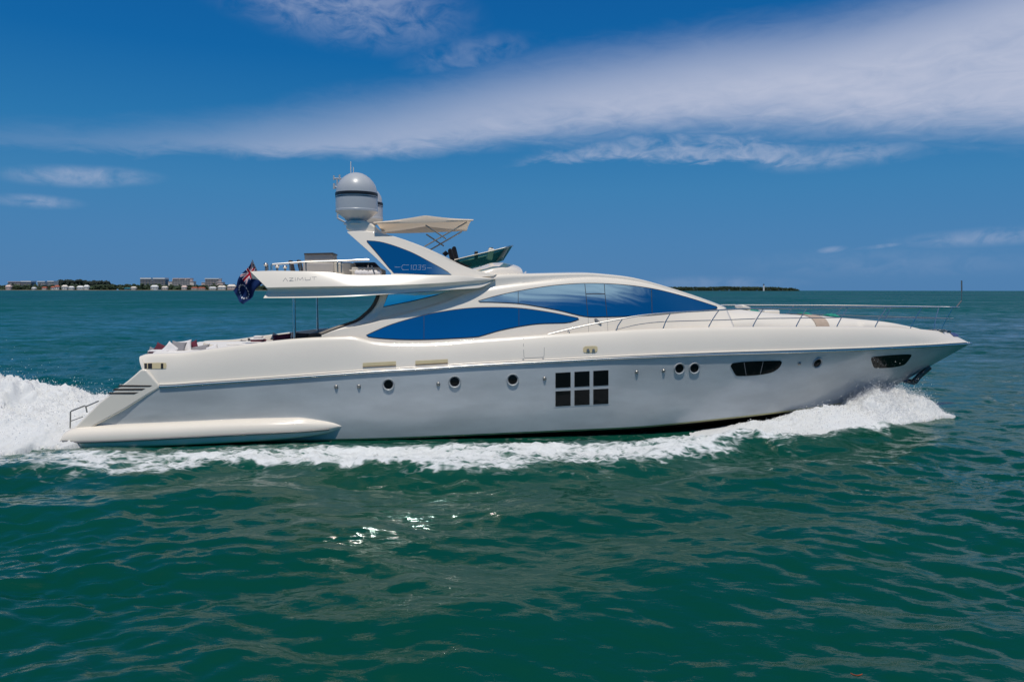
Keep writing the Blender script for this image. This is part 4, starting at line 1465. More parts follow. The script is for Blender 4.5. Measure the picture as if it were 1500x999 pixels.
for k, poly in enumerate((BW1, BW2)):
    g = panel('bow_window', poly, HB, 0.012, 0.016, M['dark_glass'], yacht, 4)
    panel('bow_window_frame', grow(poly, 1.2), HB, 0.006, 0.008, M['silver'], g, 4)
    if k == 0:
        hb = [bvh_of(g)]
        for q in ([(1090, 531), (1093, 549.5)], [(1118, 529.6), (1113.5, 548)]):
            line_panel('window_joint', [(q[0][0] + (q[1][0] - q[0][0]) * j / 4, q[0][1] + (q[1][1] - q[0][1]) * j / 4) for j in range(5)], 0.7, hb, 0.004, M['lettering'], g)
for u, v in ((492.5, 566.6), (525.7, 566), (642, 562.5), (797.6, 554.6), (932.6, 545), (972, 543), (1171, 532.6)):
    h = hit(HB, u, v)
    q = h[1].to_track_quat('Z', 'Y')
    rws = [[h[0] + q @ Vector((a_ * math.cos(2 * math.pi * k / 16), a_ * math.sin(2 * math.pi * k / 16), b_)) for k in range(16)] for a_, b_ in ((0.062, -0.01), (0.06, 0.02), (0.045, 0.035), (0.035, 0.05), (0.01, 0.055))]
    MB().loft(rws, True, True, True).build('hull_outlet', M['dull_steel'], yacht, ang=40)
HT = [H_TOP]
for poly in ([(531.5, 531.8), (580, 529.2), (580, 535.6), (531.5, 538)], [(608.5, 528.6), (656, 526.2), (656, 532.4), (608.5, 534.8)]):
    g = panel('vent_cover', poly, HT, 0.02, 0.03, M['cream_panel'], yacht, 5)
    panel('vent_lip', [(poly[3][0], poly[3][1] - 1.2), (poly[2][0], poly[2][1] - 1.2), (poly[2][0], poly[2][1]), poly[3]], HT, 0.028, 0.03, M['teak'], g, 5)
fl = panel('fairlead', spl([(857, 507.4), (872, 507), (875, 509), (875, 514), (872, 516.2), (857.5, 516.8), (854.3, 514.6), (854.3, 509.6)], 2), HT, 0.015, 0.03, M['cream_panel'], yacht, 3)
for u in (860.5, 868.5):
    panel('fairlead_horn', [(u - 1, 511.5), (u + 1.6, 511.2), (u + 3.2, 515), (u - 1.6, 515.4)], HT, 0.04, 0.04, M['dull_steel'], fl, 2)
fl = panel('stern_fairlead', spl([(210.5, 532), (240, 531.4), (243.5, 533), (243.5, 538.4), (240, 540.2), (212, 540.4)], 3), HT, 0.012, 0.03, M['cream_panel'], yacht, 4)
for u0, u1 in ((211.5, 215.5), (217, 223), (236, 239.5)):
    panel('fairlead_opening', [(u0, 532.6), (u1, 532.5), (u1, 539.6), (u0, 539.8)], HT, 0.02, 0.02, M['black'], fl, 3)
gt = line_panel('boarding_gate', [(767, 495.5), (766.8, 505), (767, 515), (767.5, 523), (769, 524.6), (780, 524.2), (795, 523.4), (797, 521.6), (797.3, 510), (797.4, 494.2)], 0.7, HT, 0.003, M['joint'], yacht)
for u, v in ((766.5, 527.2), (795.5, 526)):
    panel('gate_latch', circ(u, v, 1.5, 10), HT, 0.02, 0.03, M['dull_steel'], gt, 2)

# cockpit furniture
zdk = lambda x: zB(x) - 0.5


def seat(name, u0, u1, v, y0, y1, m, hgt=0.5, parent=None):
    a_, b_ = P(u0, v, y0), P(u1, v, y0)
    zt = a_[2]
    return MB().box(((a_[0] + b_[0]) / 2, (y0 + y1) / 2, zt - hgt / 2), (b_[0] - a_[0], y1 - y0, hgt)).build(name, m, parent or yacht, bevel=0.05, seg=3)


xs_ = P(221, 519, -2.4)[0]
SP = MB().box((xs_ + 1.1, 0, zB(xs_ + 0.6) - 0.13), (2.2, 4.6, 0.30)).build('stern_sunpad', M['seat_white'], yacht, bevel=0.06, seg=3)
xq0, xq1 = P(300, 505, 2.6)[0], P(352, 500, 2.6)[0]
zq = P(325, 501.0, 2.4)[2]
sf2 = MB().box(((xq0 + xq1) / 2, 2.6, zq - 0.25), (xq1 - xq0, 0.35, 0.5), Matrix.Rotation(R(-3), 3, 'Y')).build('cockpit_sofa', M['seat_cream'], yacht, bevel=0.04, seg=3)
tb = MB().box((xq1 + 0.9, 1.0, zq + 0.05), (1.6, 1.3, 0.06)).build('cockpit_table', M['seat_white'], yacht, bevel=0.02)
MB().tube([(xq1 + 0.9, 1.0, zq + 0.02), (xq1 + 0.9, 1.0, zq - 0.6)], 0.08, 10).build('table_leg', M['dull_steel'], tb)
pb = [P(u, v, 0.0) for u, v in ((446, 496), (450, 489.5), (487, 484.4), (497, 481.8), (512, 481), (512, 496))]
MB().prism([tuple(q) for q in pb], (0, 2.6, 0)).build('cockpit_bar', M['bar_brown'], yacht, bevel=0.02)
if __import__('os').environ.get('DBG'):
    for u, v in ((720, 439), (780, 428), (780, 445), (820, 425), (820, 450), (870, 420), (870, 440), (870, 460), (940, 425), (940, 445), (940, 460), (1000, 440), (1000, 455), (650, 470), (650, 490), (750, 465), (600, 380), (610, 435)):
        for b_ in ([H_AW] if v < 400 else [H_CAB]):
            h = hit([b_], u, v)
            if h:
                d = Vector(wray(u, v)).normalized()
                nw = Vector(to_world(h[1]))
                r_ = d.reflect(nw)
                print('REFL', u, v, 'el %.1f az %.1f' % (math.degrees(math.asin(r_.z)), math.degrees(math.atan2(r_.x, r_.y))))

# ------------------------------------------------------------------ spray thrown up by the boat


def spray_material():
    m = bpy.data.materials.new('spray')
    m.use_nodes = True
    t = m.node_tree
    t.nodes.clear()
    N = NT(t)
    pos = N.n('ShaderNodeNewGeometry').outputs['Position']
    fine = N.noise(pos, 7.0, 6, 0.7)
    big = N.noise(pos, 1.6, 5, 0.6)
    col = N.mix(N.m('MULTIPLY', N.m('ADD', fine, big), 0.5), (0.80, 0.83, 0.84, 1), (0.95, 0.95, 0.95, 1))
    bp = N.n('ShaderNodeBump', inp={'Strength': 0.55, 'Distance': 0.08, 'Height': N.m('ADD', big, N.m('MULTIPLY', fine, 0.6))})
    d = N.n('ShaderNodeBsdfDiffuse', inp={0: col, 'Normal': bp.outputs[0]})
    tl = N.n('ShaderNodeBsdfTranslucent', inp={0: col})
    mx = N.n('ShaderNodeMixShader', inp={0: 0.35, 1: d.outputs[0], 2: tl.outputs[0]})
    N.n('ShaderNodeOutputMaterial', inp={0: mx.outputs[0]})
    return m


def mist_material():
    m = bpy.data.materials.new('spray_drops')
    m.use_nodes = True
    t = m.node_tree
    t.nodes.clear()
    N = NT(t)
    d = N.n('ShaderNodeBsdfDiffuse', inp={0: (0.95, 0.95, 0.95, 1)})
    tl = N.n('ShaderNodeBsdfTranslucent', inp={0: (0.95, 0.95, 0.95, 1)})
    tr = N.n('ShaderNodeBsdfTransparent')
    a = N.n('ShaderNodeMixShader', inp={0: 0.5, 1: d.outputs[0], 2: tl.outputs[0]})
    mx = N.n('ShaderNodeMixShader', inp={0: 0.30, 1: a.outputs[0], 2: tr.outputs[0]})
    N.n('ShaderNodeOutputMaterial', inp={0: mx.outputs[0]})
    return m


M['spray'], M['drops'] = spray_material(), mist_material()
OCT = np.array([(1, 0, 0), (-1, 0, 0), (0, 1, 0), (0, -1, 0), (0, 0, 1), (0, 0, -1)], float)
OCF = np.array([(0, 2, 4), (2, 1, 4), (1, 3, 4), (3, 0, 4), (2, 0, 5), (1, 2, 5), (3, 1, 5), (0, 3, 5)], int)


def field_mesh(name, surf, drops, sizes, label, cat):
    """surf: list of (verts, quads); drops: centres, all in the world frame"""
    V, F3, F4 = [], [], []
    nv = 0
    for v, q in surf:
        V.append(v)
        F4.append(q + nv)
        nv += len(v)
    n = len(drops)
    ang = rng.random(n) * 2 * np.pi
    st = 1.0 + 1.2 * rng.random(n)
    o = OCT[None] * sizes[:, None, None]
    o = o * np.stack([st, np.ones(n), 0.8 + 0.5 * rng.random(n)], -1)[:, None, :]
    c, s = np.cos(ang)[:, None], np.sin(ang)[:, None]
    o = np.stack([o[..., 0] * c - o[..., 2] * s, o[..., 1], o[..., 0] * s + o[..., 2] * c], -1)
    dv = (drops[:, None, :] + o).reshape(-1, 3)
    F3 = (OCF[None] + (np.arange(n) * 6)[:, None, None] + nv).reshape(-1, 3)
    V.append(dv)
    V = np.concatenate(V)
    F4 = np.concatenate(F4)
    me = bpy.data.meshes.new(name)
    me.vertices.add(len(V))
    me.vertices.foreach_set('co', V.astype(np.float32).ravel())
    nl = F4.size + F3.size
    me.loops.add(nl)
    me.loops.foreach_set('vertex_index', np.r_[F4.ravel(), F3.ravel()].astype(np.int32))
    me.polygons.add(len(F4) + len(F3))
    me.polygons.foreach_set('loop_start', np.r_[np.arange(len(F4)) * 4, F4.size + np.arange(len(F3)) * 3].astype(np.int32))
    me.polygons.foreach_set('loop_total', np.r_[np.full(len(F4), 4), np.full(len(F3), 3)].astype(np.int32))
    me.materials.append(M['spray'])
    me.materials.append(M['drops'])
    me.polygons.foreach_set('material_index', np.r_[np.zeros(len(F4)), np.ones(len(F3))].astype(np.int32))
    me.update(calc_edges=True)
    me.shade_smooth()
    ob = bpy.data.objects.new(name, me)
    COL.objects.link(ob)
    return tag(ob, label, cat, kind='stuff')


def grid_surface(x0, x1, y0, y1, step, hf, hmin=0.03):
    xs, ys = np.arange(x0, x1, step), np.arange(y0, y1, step)
    gx, gy = np.meshgrid(xs, ys, indexing='ij')
    h = hf(gx, gy)
    jx, jy = samp(NC, 2.3, gx + 50, gy) * 0.06 * np.clip(h * 2, 0, 1), samp(NC, 2.1, gx, gy + 31) * 0.06 * np.clip(h * 2, 0, 1)
    v = np.stack([gx + jx, gy + jy, np.where(h > hmin, h, -0.3)], -1).reshape(-1, 3)
    idx = np.arange(gx.size).reshape(gx.shape)
    q = np.stack([idx[:-1, :-1], idx[1:, :-1], idx[1:, 1:], idx[:-1, 1:]], -1).reshape(-1, 4)
    keep = (h.ravel()[q] > hmin).any(axis=1)
    q = q[keep]
    used = np.unique(q)
    mp_ = np.full(gx.size, -1)
    mp_[used] = np.arange(len(used))
    return (v[used] @ RZ), mp_[q]          # boat frame -> world (RZ.T applied from the right)


CREST = [(1375, 604, -0.8), (1370, 590, -0.95), (1360, 579, -1.15), (1344, 572, -1.35), (1320, 568.5, -1.5), (1288, 573, -1.75), (1250, 588, -2.1), (1200, 602, -2.7), (1150, 612, -3.2), (1100, 619, -3.6), (1050, 629, -3.9), (980, 640, -4.3)]
cp = [P(u, v, y) for u, v, y in CREST]
zcr = pch([q[0] for q in cp], [max(q[2] * 0.96, 0.02) for q in cp])
ycr = pch([q[0] for q in cp], [-q[1] for q in cp])
xcr0, xcr1 = min(q[0] for q in cp), max(q[0] for q in cp)


def bow_h(x, y, wob=1.0):
    ay = np.abs(y)
    zc, yc = zcr(x), ycr(x)
    out = np.maximum(yo(np.clip(x, -30, XF1)) + samp(NC, 6.0, x, ay) * 0.35 - yc, 0.5)
    so_ = (ay - yc) / out
    inn = np.maximum(np.minimum(1.5, 0.9 * yc), 0.3)
    si = (yc - ay) / inn
    pr = np.where(so_ > 0, np.clip(1 - so_, 0, 1) ** 1.5, np.clip(1 - si * si, 0, 1) ** 0.6)
    n = samp(NA, 5.3, x + 3, y) * 0.10 + samp(NC, 2.9, x, y + 7) * 0.14
    h = zc * pr * (0.92 + n * wob) + 0.035 * pr * samp(NA, 1.7, x, y) * wob
    h *= np.clip((xcr1 + samp(NA, 3.0, x, y) * 0.12 - x) / 0.5, 0, 1) ** 0.45 * np.clip((x - xcr0) / 4.0, 0, 1)
    return np.where((pr > 0.03) & ((x < xcr1 - 1.2) | (h > 0.06)), h - 0.26 * np.clip(1 - (x - xcr0) / 5.5, 0, 1), -0.3)


def drops_on(hf, n, x0, x1, y0, y1, lift, smin, smax, wfun=None):
    x = x0 + (x1 - x0) * rng.random(n * 4)
    y = y0 + (y1 - y0) * rng.random(n * 4)
    h = hf(x, y)
    w = np.clip(h, 0, None)
    if wfun is not None:
        w = w * wfun(x, y)
    keep = rng.random(len(x)) < w / w.max()
    x, y, h = x[keep][:n], y[keep][:n], h[keep][:n]
    z = h * (0.75 + 0.25 * rng.random(len(x))) + rng.exponential(lift, len(x)) * np.where(rng.random(len(x)) < 0.06, 3.5, 1.0) * np.clip(h / 0.4, 0.25, 1.6)
    x = x + rng.normal(0, 0.07, len(x))
    y = y + rng.normal(0, 0.07, len(y))
    s = smin * (smax / smin) ** (rng.random(len(x)) ** 2.2)
    return np.stack([x, y, z], -1) @ RZ, s


sf = [grid_surface(xcr0, xcr1, -7.5, -0.2, 0.045, bow_h, -0.2), grid_surface(xcr0 + 3, xcr1, 0.2, 6.0, 0.07, bow_h)]
d1, s1 = drops_on(bow_h, 26000, xcr0 + 2, xcr1 + 0.1, -6.5, -0.3, 0.035, 0.004, 0.018)
d2, s2 = drops_on(bow_h, 40000, xcr1 - 4.2, xcr1 + 0.25, -3.2, -0.3, 0.06, 0.003, 0.015)
d3, s3 = drops_on(bow_h, 9000, xcr0 + 5, xcr1 + 0.2, 0.3, 4.0, 0.06, 0.004, 0.018)
field_mesh('bow_spray', sf, np.concatenate([d1, d2, d3]), np.concatenate([s1, s2, s3]), 'white bow wave breaking into spray beside the silver hull', 'spray')

STERN = [(-140, 540), (-60, 545), (0, 555), (15, 556), (30, 564), (50, 569), (70, 563), (95, 574), (108, 579), (150, 582), (200, 592)]
sp_ = [P(u, v, 0.0) for u, v in STERN]
zst = pch([q[0] for q in sp_], [q[2] for q in sp_])
xst0, xst1 = -30.0, max(q[0] for q in sp_)


def stern_h(x, y):
    ay = np.abs(y)
    zc = zst(x) * np.clip((x + 34) / 10, 0, 1)
    w = 4.6 + 0.10 * np.clip(-14 - x, 0, 20) + samp(NA, 5.0, x, y * 0.3) * 0.35
    pr = 0.9 * np.clip(1 - (ay / w) ** 1.35, 0, 1) ** 1.1
    n = samp(NA, 6.1, x, y) * 0.12 + samp(NC, 3.7, x + 9, y) * 0.14
    h = zc * pr * (0.90 + n) + 0.04 * pr * samp(NA, 1.9, x, y)
    lim = np.where(ay > 2.5, -13.4 - (ay - 2.5) * 0.5, -12.6)
    return h * np.clip((lim + 0.6 - x) / 0.9, 0, 1) ** 0.6


sf = [grid_surface(xst0, xst1, -6.0, 6.0, 0.06, stern_h)]
d1, s1 = drops_on(stern_h, 40000, -24, -12.7, -5.5, 4.5, 0.05, 0.004, 0.020)
field_mesh('stern_spray', sf, d1, s1, 'white rooster tail of spray churned up behind the swim platform', 'spray')

# ------------------------------------------------------------------ ensign at the stern of the flybridge
flag = empty('ensign_flag', to_world(P(384, 424, 0.0)), YAW, label='dark blue ensign with union jack canton and ring of white stars at the stern', cat='flag')
fo_ = P(384, 424, 0.0)
cA, cB, cC, cD = (P(330 + a_ / 12.49, 370 + b_ / 12.49, 0.0) for a_, b_ in ((480, 165), (672, 555), (112, 690), (352, 965)))
nu, nv = 190, 110
vs, cols = [], []
stars = [(0.75 + 0.155 * math.cos(2 * math.pi * k / 15) * 1.0, 0.5 + 0.31 * math.sin(2 * math.pi * k / 15)) for k in range(15)]
BLUE, RED, WHT = (0.002, 0.018, 0.085), (0.33, 0.006, 0.022), (0.66, 0.62, 0.66)


def flag_col(s, t):
    if s < 0.5 and t < 0.5:
        a_, b_ = (s / 0.5 - 0.5) * 60, (t / 0.5 - 0.5) * 30
        if abs(b_) < 3 or abs(a_) < 3:
            return RED
        if abs(b_) < 5 or abs(a_) < 5:
            return WHT
        d1 = (a_ * 0.5 - b_) / math.hypot(0.5, 1)
        d2 = (a_ * 0.5 + b_) / math.hypot(0.5, 1)
        if (abs(d1) < 1.1) or (abs(d2) < 1.1):
            return RED
        if abs(d1) < 3 or abs(d2) < 3:
            return WHT
        return BLUE
    for sx_, sy_ in stars:
        dx, dy = (s - sx_) * 2, t - sy_
        r_ = math.hypot(dx, dy)
        if r_ < 0.052:
            th_ = math.atan2(dy, dx)
            if r_ < 0.022 + 0.030 * max(0, math.cos(2.5 * ((th_ + math.pi / 2) % (2 * math.pi / 5) - math.pi / 5))) ** 2 * 1.0 or r_ < 0.022:
                return (0.72, 0.74, 0.78)
    return BLUE


for i in range(nu + 1):
    s = i / nu
    for j in range(nv + 1):
        t = j / nv
        e = (1 - s) * ((1 - t) * cA + t * cB) + s * ((1 - t) * cC + t * cD)
        wv_ = 0.09 * math.sin(7.5 * s + 3.0 * t + 0.4) * (0.3 + s) + 0.04 * math.sin(13 * t - 5 * s)
        e = e + np.array([0.03 * math.sin(9 * s + 2 * t), wv_, 0.03 * math.sin(8 * t + 6 * s) * s])
        vs.append(tuple(e - fo_))
        cols.append((*flag_col(s, t), 1))
fs = [(i * (nv + 1) + j, (i + 1) * (nv + 1) + j, (i + 1) * (nv + 1) + j + 1, i * (nv + 1) + j + 1) for i in range(nu) for j in range(nv)]
mcl = bpy.data.materials.new('flag_cloth')
mcl.use_nodes = True
mcl.node_tree.nodes.clear()
N = NT(mcl.node_tree)
ca = N.n('ShaderNodeAttribute', attribute_name='pattern').outputs['Color']
pb_ = N.n('ShaderNodeBsdfPrincipled', inp={'Base Color': ca, 'Roughness': 0.85, 'Specular IOR Level': 0.2})
N.n('ShaderNodeOutputMaterial', inp={0: pb_.outputs[0]})
cloth = mk('flag_cloth', vs, fs, mcl, flag, True, 180)
at = cloth.data.attributes.new('pattern', 'FLOAT_COLOR', 'POINT')
at.data.foreach_set('color', np.array(cols, np.float32).ravel())
hB, hA = np.array(P(330 + 700 / 12.49, 370 + 610 / 12.49, 0.0)), np.array(cA) + np.array([0.02, 0, 0.05])
MB().tube([tuple(hB - fo_), tuple(hA - fo_)], 0.018, 8).build('flag_staff', M['dull_steel'], flag)


# ------------------------------------------------------------------ loose things on board
def cushion(u, v, y, w, h, tilt, m, label, group='scatter cushions on the aft deck', yawz=0.0, t=0.13, name='cushion', cat='cushion'):
    p = P(u, v, y)
    vs_, fs_ = [], []
    n = 14
    for side in (1, -1):
        for i in range(n + 1):
            for j in range(n + 1):
                a_, b_ = -1 + 2 * i / n, -1 + 2 * j / n
                e = max(0.0, (1 - a_ ** 4) * (1 - b_ ** 4)) ** 0.5
                pin = 1 - 0.10 * (1 - abs(b_) ** 2) * abs(a_) ** 3
                pin2 = 1 - 0.10 * (1 - abs(a_) ** 2) * abs(b_) ** 3
                vs_.append((a_ * w / 2 * pin, side * t * e * 0.5, b_ * h / 2 * pin2))
    k = (n + 1) ** 2
    for i in range(n):
        for j in range(n):
            q = (i * (n + 1) + j, (i + 1) * (n + 1) + j, (i + 1) * (n + 1) + j + 1, i * (n + 1) + j + 1)
            fs_ += [q, tuple(k + x for x in q[::-1])]
    o = mk(name, vs_, fs_, m, None, True, 70)
    bm = bmesh.new()
    bm.from_mesh(o.data)
    bmesh.ops.remove_doubles(bm, verts=bm.verts, dist=0.002)
    bm.to_mesh(o.data)
    bm.free()
    o.location = to_world(p)
    o.rotation_euler = (Matrix.Rotation(YAW + yawz, 3, 'Z') @ Matrix.Rotation(tilt, 3, 'Y') @ Matrix.Rotation(R(-22), 3, 'X')).to_euler()
    return tag(o, label, cat, group)


cushion(237, 511, -1.2, 0.46, 0.30, R(25), M['maroon'], 'maroon cushion nearest the stern corner, lying flat behind a white one')
cushion(249.5, 512.5, -1.9, 0.42, 0.42, R(38), M['white_cloth'], 'white cushion tipped on its corner in front of the maroon stern cushion')
cushion(261, 510, -1.8, 0.46, 0.46, R(8), M['grey_cloth'], 'plain grey cushion standing upright between two white cushions')
cushion(270.5, 508.5, -1.5, 0.46, 0.46, R(-9), M['white_cloth'], 'white cushion standing upright between the grey and the maroon one')
cushion(281.5, 509, -1.3, 0.42, 0.42, R(-22), M['maroon'], 'maroon cushion leaning forward against the upright white cushion')
cushion(294, 512, -1.5, 0.62, 0.26, R(-12), M['grey_cloth'], 'low grey cushion lying flat forward of the cushion pile', t=0.2)
cushion(355, 504.2, 2.2, 0.20, 0.34, R(10), M['dark_cloth'], 'small dark cushion at the forward end of the cream sofa')
cushion(367, 500.5, 2.0, 0.22, 0.30, R(0), M['dark_cloth'], 'small dark cushion beside the folded striped towels')
cushion(413, 494.5, -1.6, 0.62, 0.24, R(-6), M['maroon'], 'maroon cushion beside the near overhang post')
cushion(404, 494.3, -1.2, 0.30, 0.26, R(20), M['seat_cream'], 'cream cushion behind the maroon cushion beside the post')
cushion(440, 492.5, -1.2, 0.56, 0.24, R(5), M['dark_cloth'], 'dark cushion lying forward of the near overhang post')


cushion(311, 511.3, -1.7, 0.40, 0.22, R(-20), M['white_cloth'], 'white cushion at the forward end of the aft deck cushion pile', t=0.18)
cushion(304, 509.5, -1.0, 0.36, 0.30, R(15), M['seat_cream'], 'cream cushion behind the low grey cushion on the aft deck')
cushion(226, 515.5, -1.0, 0.40, 0.24, R(20), M['grey_cloth'], 'small grey cushion at the aftmost corner above the stern fairlead')


def stack(name, u, v, y, label, cat, layers):
    p = P(u, v, y)
    e = empty(name, to_world(p), YAW, label=label, cat=cat)
    z = 0
    for k, (w, d, t, m) in enumerate(layers):
        MB().box((0.02 * (k % 2), 0, z + t / 2), (w, d, t - 0.004)).build('towel_layer', m, e, bevel=0.03, seg=3)
        z += t
    return e


stack('folded_towel', 234, 519.0, -1.9, 'grey and maroon folded towels at the stern corner of the deck', 'towels', [(0.62, 0.4, 0.06, M['grey_cloth']), (0.60, 0.4, 0.03, M['maroon']), (0.60, 0.4, 0.05, M['white_cloth'])])
stack('folded_towel', 378, 502.2, 1.2, 'striped white and maroon folded towels on the cockpit seat', 'towels', [(0.5, 0.4, 0.06, M['white_cloth']), (0.5, 0.4, 0.06, M['maroon']), (0.48, 0.4, 0.06, M['white_cloth']), (0.3, 0.3, 0.08, M['white_cloth'])])


def cloth_heap(u, v, y, w, d, h, m, label):
    p = P(u, v, y)
    vs_, fs_ = [], []
    n = 18
    for i in range(n + 1):
        for j in range(n + 1):
            a_, b_ = -1 + 2 * i / n, -1 + 2 * j / n
            z = h * max(0, (1 - a_ * a_) * (1 - b_ * b_)) ** 0.5 * (0.75 + 0.25 * math.sin(5 * a_ + 3 * b_) + 0.15 * math.sin(11 * b_))
            vs_.append((a_ * w / 2, b_ * d / 2, z))
    for i in range(n):
        for j in range(n):
            fs_.append((i * (n + 1) + j, (i + 1) * (n + 1) + j, (i + 1) * (n + 1) + j + 1, i * (n + 1) + j + 1))
    o = mk('beach_towel', vs_, fs_, m, None, True, 180)
    o.modifiers.new('cloth', 'SOLIDIFY').thickness = 0.02
    o.location, o.rotation_euler = to_world(p), (0, R(4), YAW)
    return tag(o, label, 'towel', 'teal towels on the foredeck')


cloth_heap(1217, 463.6, 0.6, 0.40, 0.6, 0.10, M['teal_cloth'], 'teal towel bunched up forward of the tan strap on the foredeck')
cloth_heap(1178, 460.6, 0.6, 0.30, 0.6, 0.07, M['teal_cloth'], 'teal towel lying just aft of the tan strap on the foredeck')
cloth_heap(1101, 456.0, 0.5, 0.40, 0.6, 0.05, M['teal_cloth'], 'teal towel lying near the foot of the cabin windscreen')

# ribbed white roll on the flybridge
p = P(539.5, 400.5, -1.95)
roll = empty('rolled_mat', to_world(p), YAW, label='white ribbed rolled mat lying on the flybridge in front of the dark sofa', cat='mat')
prof = []
for k in range(57):
    t = k / 56
    prof.append((0.075 + 0.022 * abs(math.sin(t * math.pi * 7)) * 1.0, -0.43 + 0.86 * t))
rws = [[(h_, r_ * math.cos(2 * math.pi * q_ / 20), r_ * 1.15 * math.sin(2 * math.pi * q_ / 20)) for q_ in range(20)] for r_, h_ in [(0.01, -0.43)] + prof + [(0.01, 0.43)]]
MB().loft(rws, True, True, True).build('mat_roll', M['white_cloth'], roll, ang=70)
for xx in (-0.15, 0.2):
    MB().lathe((xx, 0, 0), [(0.1, -0.012), (0.112, -0.012), (0.112, 0.012), (0.1, 0.012)], 20).build('mat_strap', M['grey_cloth'], roll).rotation_euler = (0, R(90), 0)

# a leaf afloat in the foreground
p = G(1255, 990, 0.12)
n = 12
vs_, fs_ = [], []
for i in range(n + 1):
    t = i / n
    w = 0.022 * math.sin(math.pi * min(1, t * 1.02)) ** 0.7
    for b_ in (-1, 0, 1):
        vs_.append((t * 0.13 - 0.065, b_ * w, 0.012 * abs(b_) + 0.02 * (t - 0.5) ** 2 * 4))
for i in range(n):
    for j in range(2):
        fs_.append((i * 3 + j, i * 3 + 3 + j, i * 3 + 4 + j, i * 3 + 1 + j))
lf = mk('fallen_leaf', vs_, fs_, mat('orange_leaf', (0.45, 0.08, 0.02), 0.6), None, True, 180)
lf.modifiers.new('leaf', 'SOLIDIFY').thickness = 0.002
lf.location, lf.rotation_euler = p, (R(-25), 0, R(-8))
tag(lf, 'small orange leaf afloat in the foreground water', 'leaf')

# ------------------------------------------------------------------ far shores
M['shore_tree'] = mat('shore_foliage', (0.030, 0.050, 0.022), 0.9, vary=0.5, vscale=0.03)
M['pine'] = mat('pine_foliage', (0.022, 0.034, 0.026), 0.9, vary=0.3, vscale=0.02)
M['sand'] = mat('shore_ground', (0.16, 0.15, 0.11), 0.9, vary=0.3, vscale=0.01)
M['house_white'] = mat('white_render', (0.80, 0.78, 0.74), 0.8, vary=0.05, vscale=0.05)
M['house_pink'] = mat('pink_render', (0.72, 0.55, 0.49), 0.8, vary=0.08, vscale=0.05)
M['house_beige'] = mat('beige_render', (0.76, 0.68, 0.60), 0.8, vary=0.08, vscale=0.05)
M['roof_red'] = mat('red_tile', (0.38, 0.11, 0.06), 0.8, vary=0.1, vscale=0.05)
M['roof_white'] = mat('white_roof', (0.75, 0.74, 0.72), 0.7)
M['blue_facade'] = mat('blue_grey_facade', (0.10, 0.18, 0.25), 0.4, vary=0.1, vscale=0.03)
M['far_glass'] = mat('far_window_glass', (0.26, 0.25, 0.25), 0.4)
M['slab'] = mat('balcony_slab', (0.50, 0.46, 0.42), 0.8)
M['trunk'] = mat('palm_bark', (0.12, 0.09, 0.06), 0.9)
M['teal_wall'] = mat('teal_render', (0.02, 0.18, 0.24), 0.6)
YS = 4500.0


def wx(u, Yd):
    return (u - 750) / FPX * (Yd + CAM_D)


def wz(v, Yd, u=750):
    return CAM_H + (425.2 + (u - 750) * ROLL - v) / FPX * (Yd + CAM_D)


def land(name, u0, u1, Yd, depth, zt):
    x0, x1 = wx(u0, Yd), wx(u1, Yd)
    n = 60
    rows = []
    for i in range(n + 1):
        x = x0 + (x1 - x0) * i / n
        w = 12 * math.sin(i * 1.7) + 8 * math.sin(i * 0.6)
        e = min(1, i / 3, (n - i) / 3)
        rows.append([(x, Yd + w, -1), (x, Yd + w + 6, zt * 0.6 * e), (x, Yd + w + 30, zt * e), (x, Yd + depth, zt * e), (x, Yd + depth + 30, -1)])
    o = MB().loft(rows).build(name, M['sand'], None, ang=60)
    return tag(o, kind='structure')


land('shore', -160, 470, YS, 900, 3.0)
land('island', 930, 1178, 6000, 500, 1.0).data.materials[0] = M['shore_tree']


def clumps(name, spec, m, seed, label, cat, flat=0.8):
    r = np.random.default_rng(seed)
    bm = bmesh.new()
    bmesh.ops.create_icosphere(bm, subdivisions=2, radius=1)
    bv = np.array([v.co[:] for v in bm.verts])
    bf = np.array([[v.index for v in f.verts] for f in bm.faces])
    bm.free()
    V, F = [], []
    k = 0
    for x, y, z, s in spec:
        v = bv * (1 + 0.35 * r.normal(size=(len(bv), 1)) * 0.6)
        v = v * np.array([s, s, s * flat]) + np.array([x, y, z])
        V.append(v)
        F.append(bf + k)
        k += len(v)
    V, F = np.concatenate(V), np.concatenate(F)
    me = bpy.data.meshes.new(name)
    me.from_pydata(V.tolist(), [], F.tolist())
    me.materials.append(m)
    o = bpy.data.objects.new(name, me)
    COL.objects.link(o)
    return tag(o, label, cat, kind='stuff')


r2 = np.random.default_rng(5)
spec = []
hprof = pch([-160, 0, 40, 80, 100, 150, 180, 205, 250, 300, 345, 470], [419, 417.5, 418.5, 417.5, 417, 416.5, 417, 416.5, 418, 417.5, 417, 418])
for k in range(2300):
    u = -160 + 630 * r2.random()
    y = YS + 60 + 400 * r2.random() ** 1.5
    top = wz(hprof(u) + r2.normal(0, 0.9) + (1.6 if r2.random() < 0.35 else 0) + 0.4, y, u)
    s = 5 + 6 * r2.random()
    z = r2.random() ** 0.6 * max(top - s * 0.5, 4)
    spec.append((wx(u, YS) + 0, y, z, s))
clumps('shore_trees', spec, M['shore_tree'], 3, 'dark green belt of trees along the far left shore', 'trees')
spec = []
ridge = pch([80, 83, 88, 97, 112, 117, 130, 134, 140, 148, 158, 164, 168], [420, 416, 411.8, 410.8, 411.6, 410.2, 412.2, 413.2, 411.8, 412.4, 412.2, 416, 420])
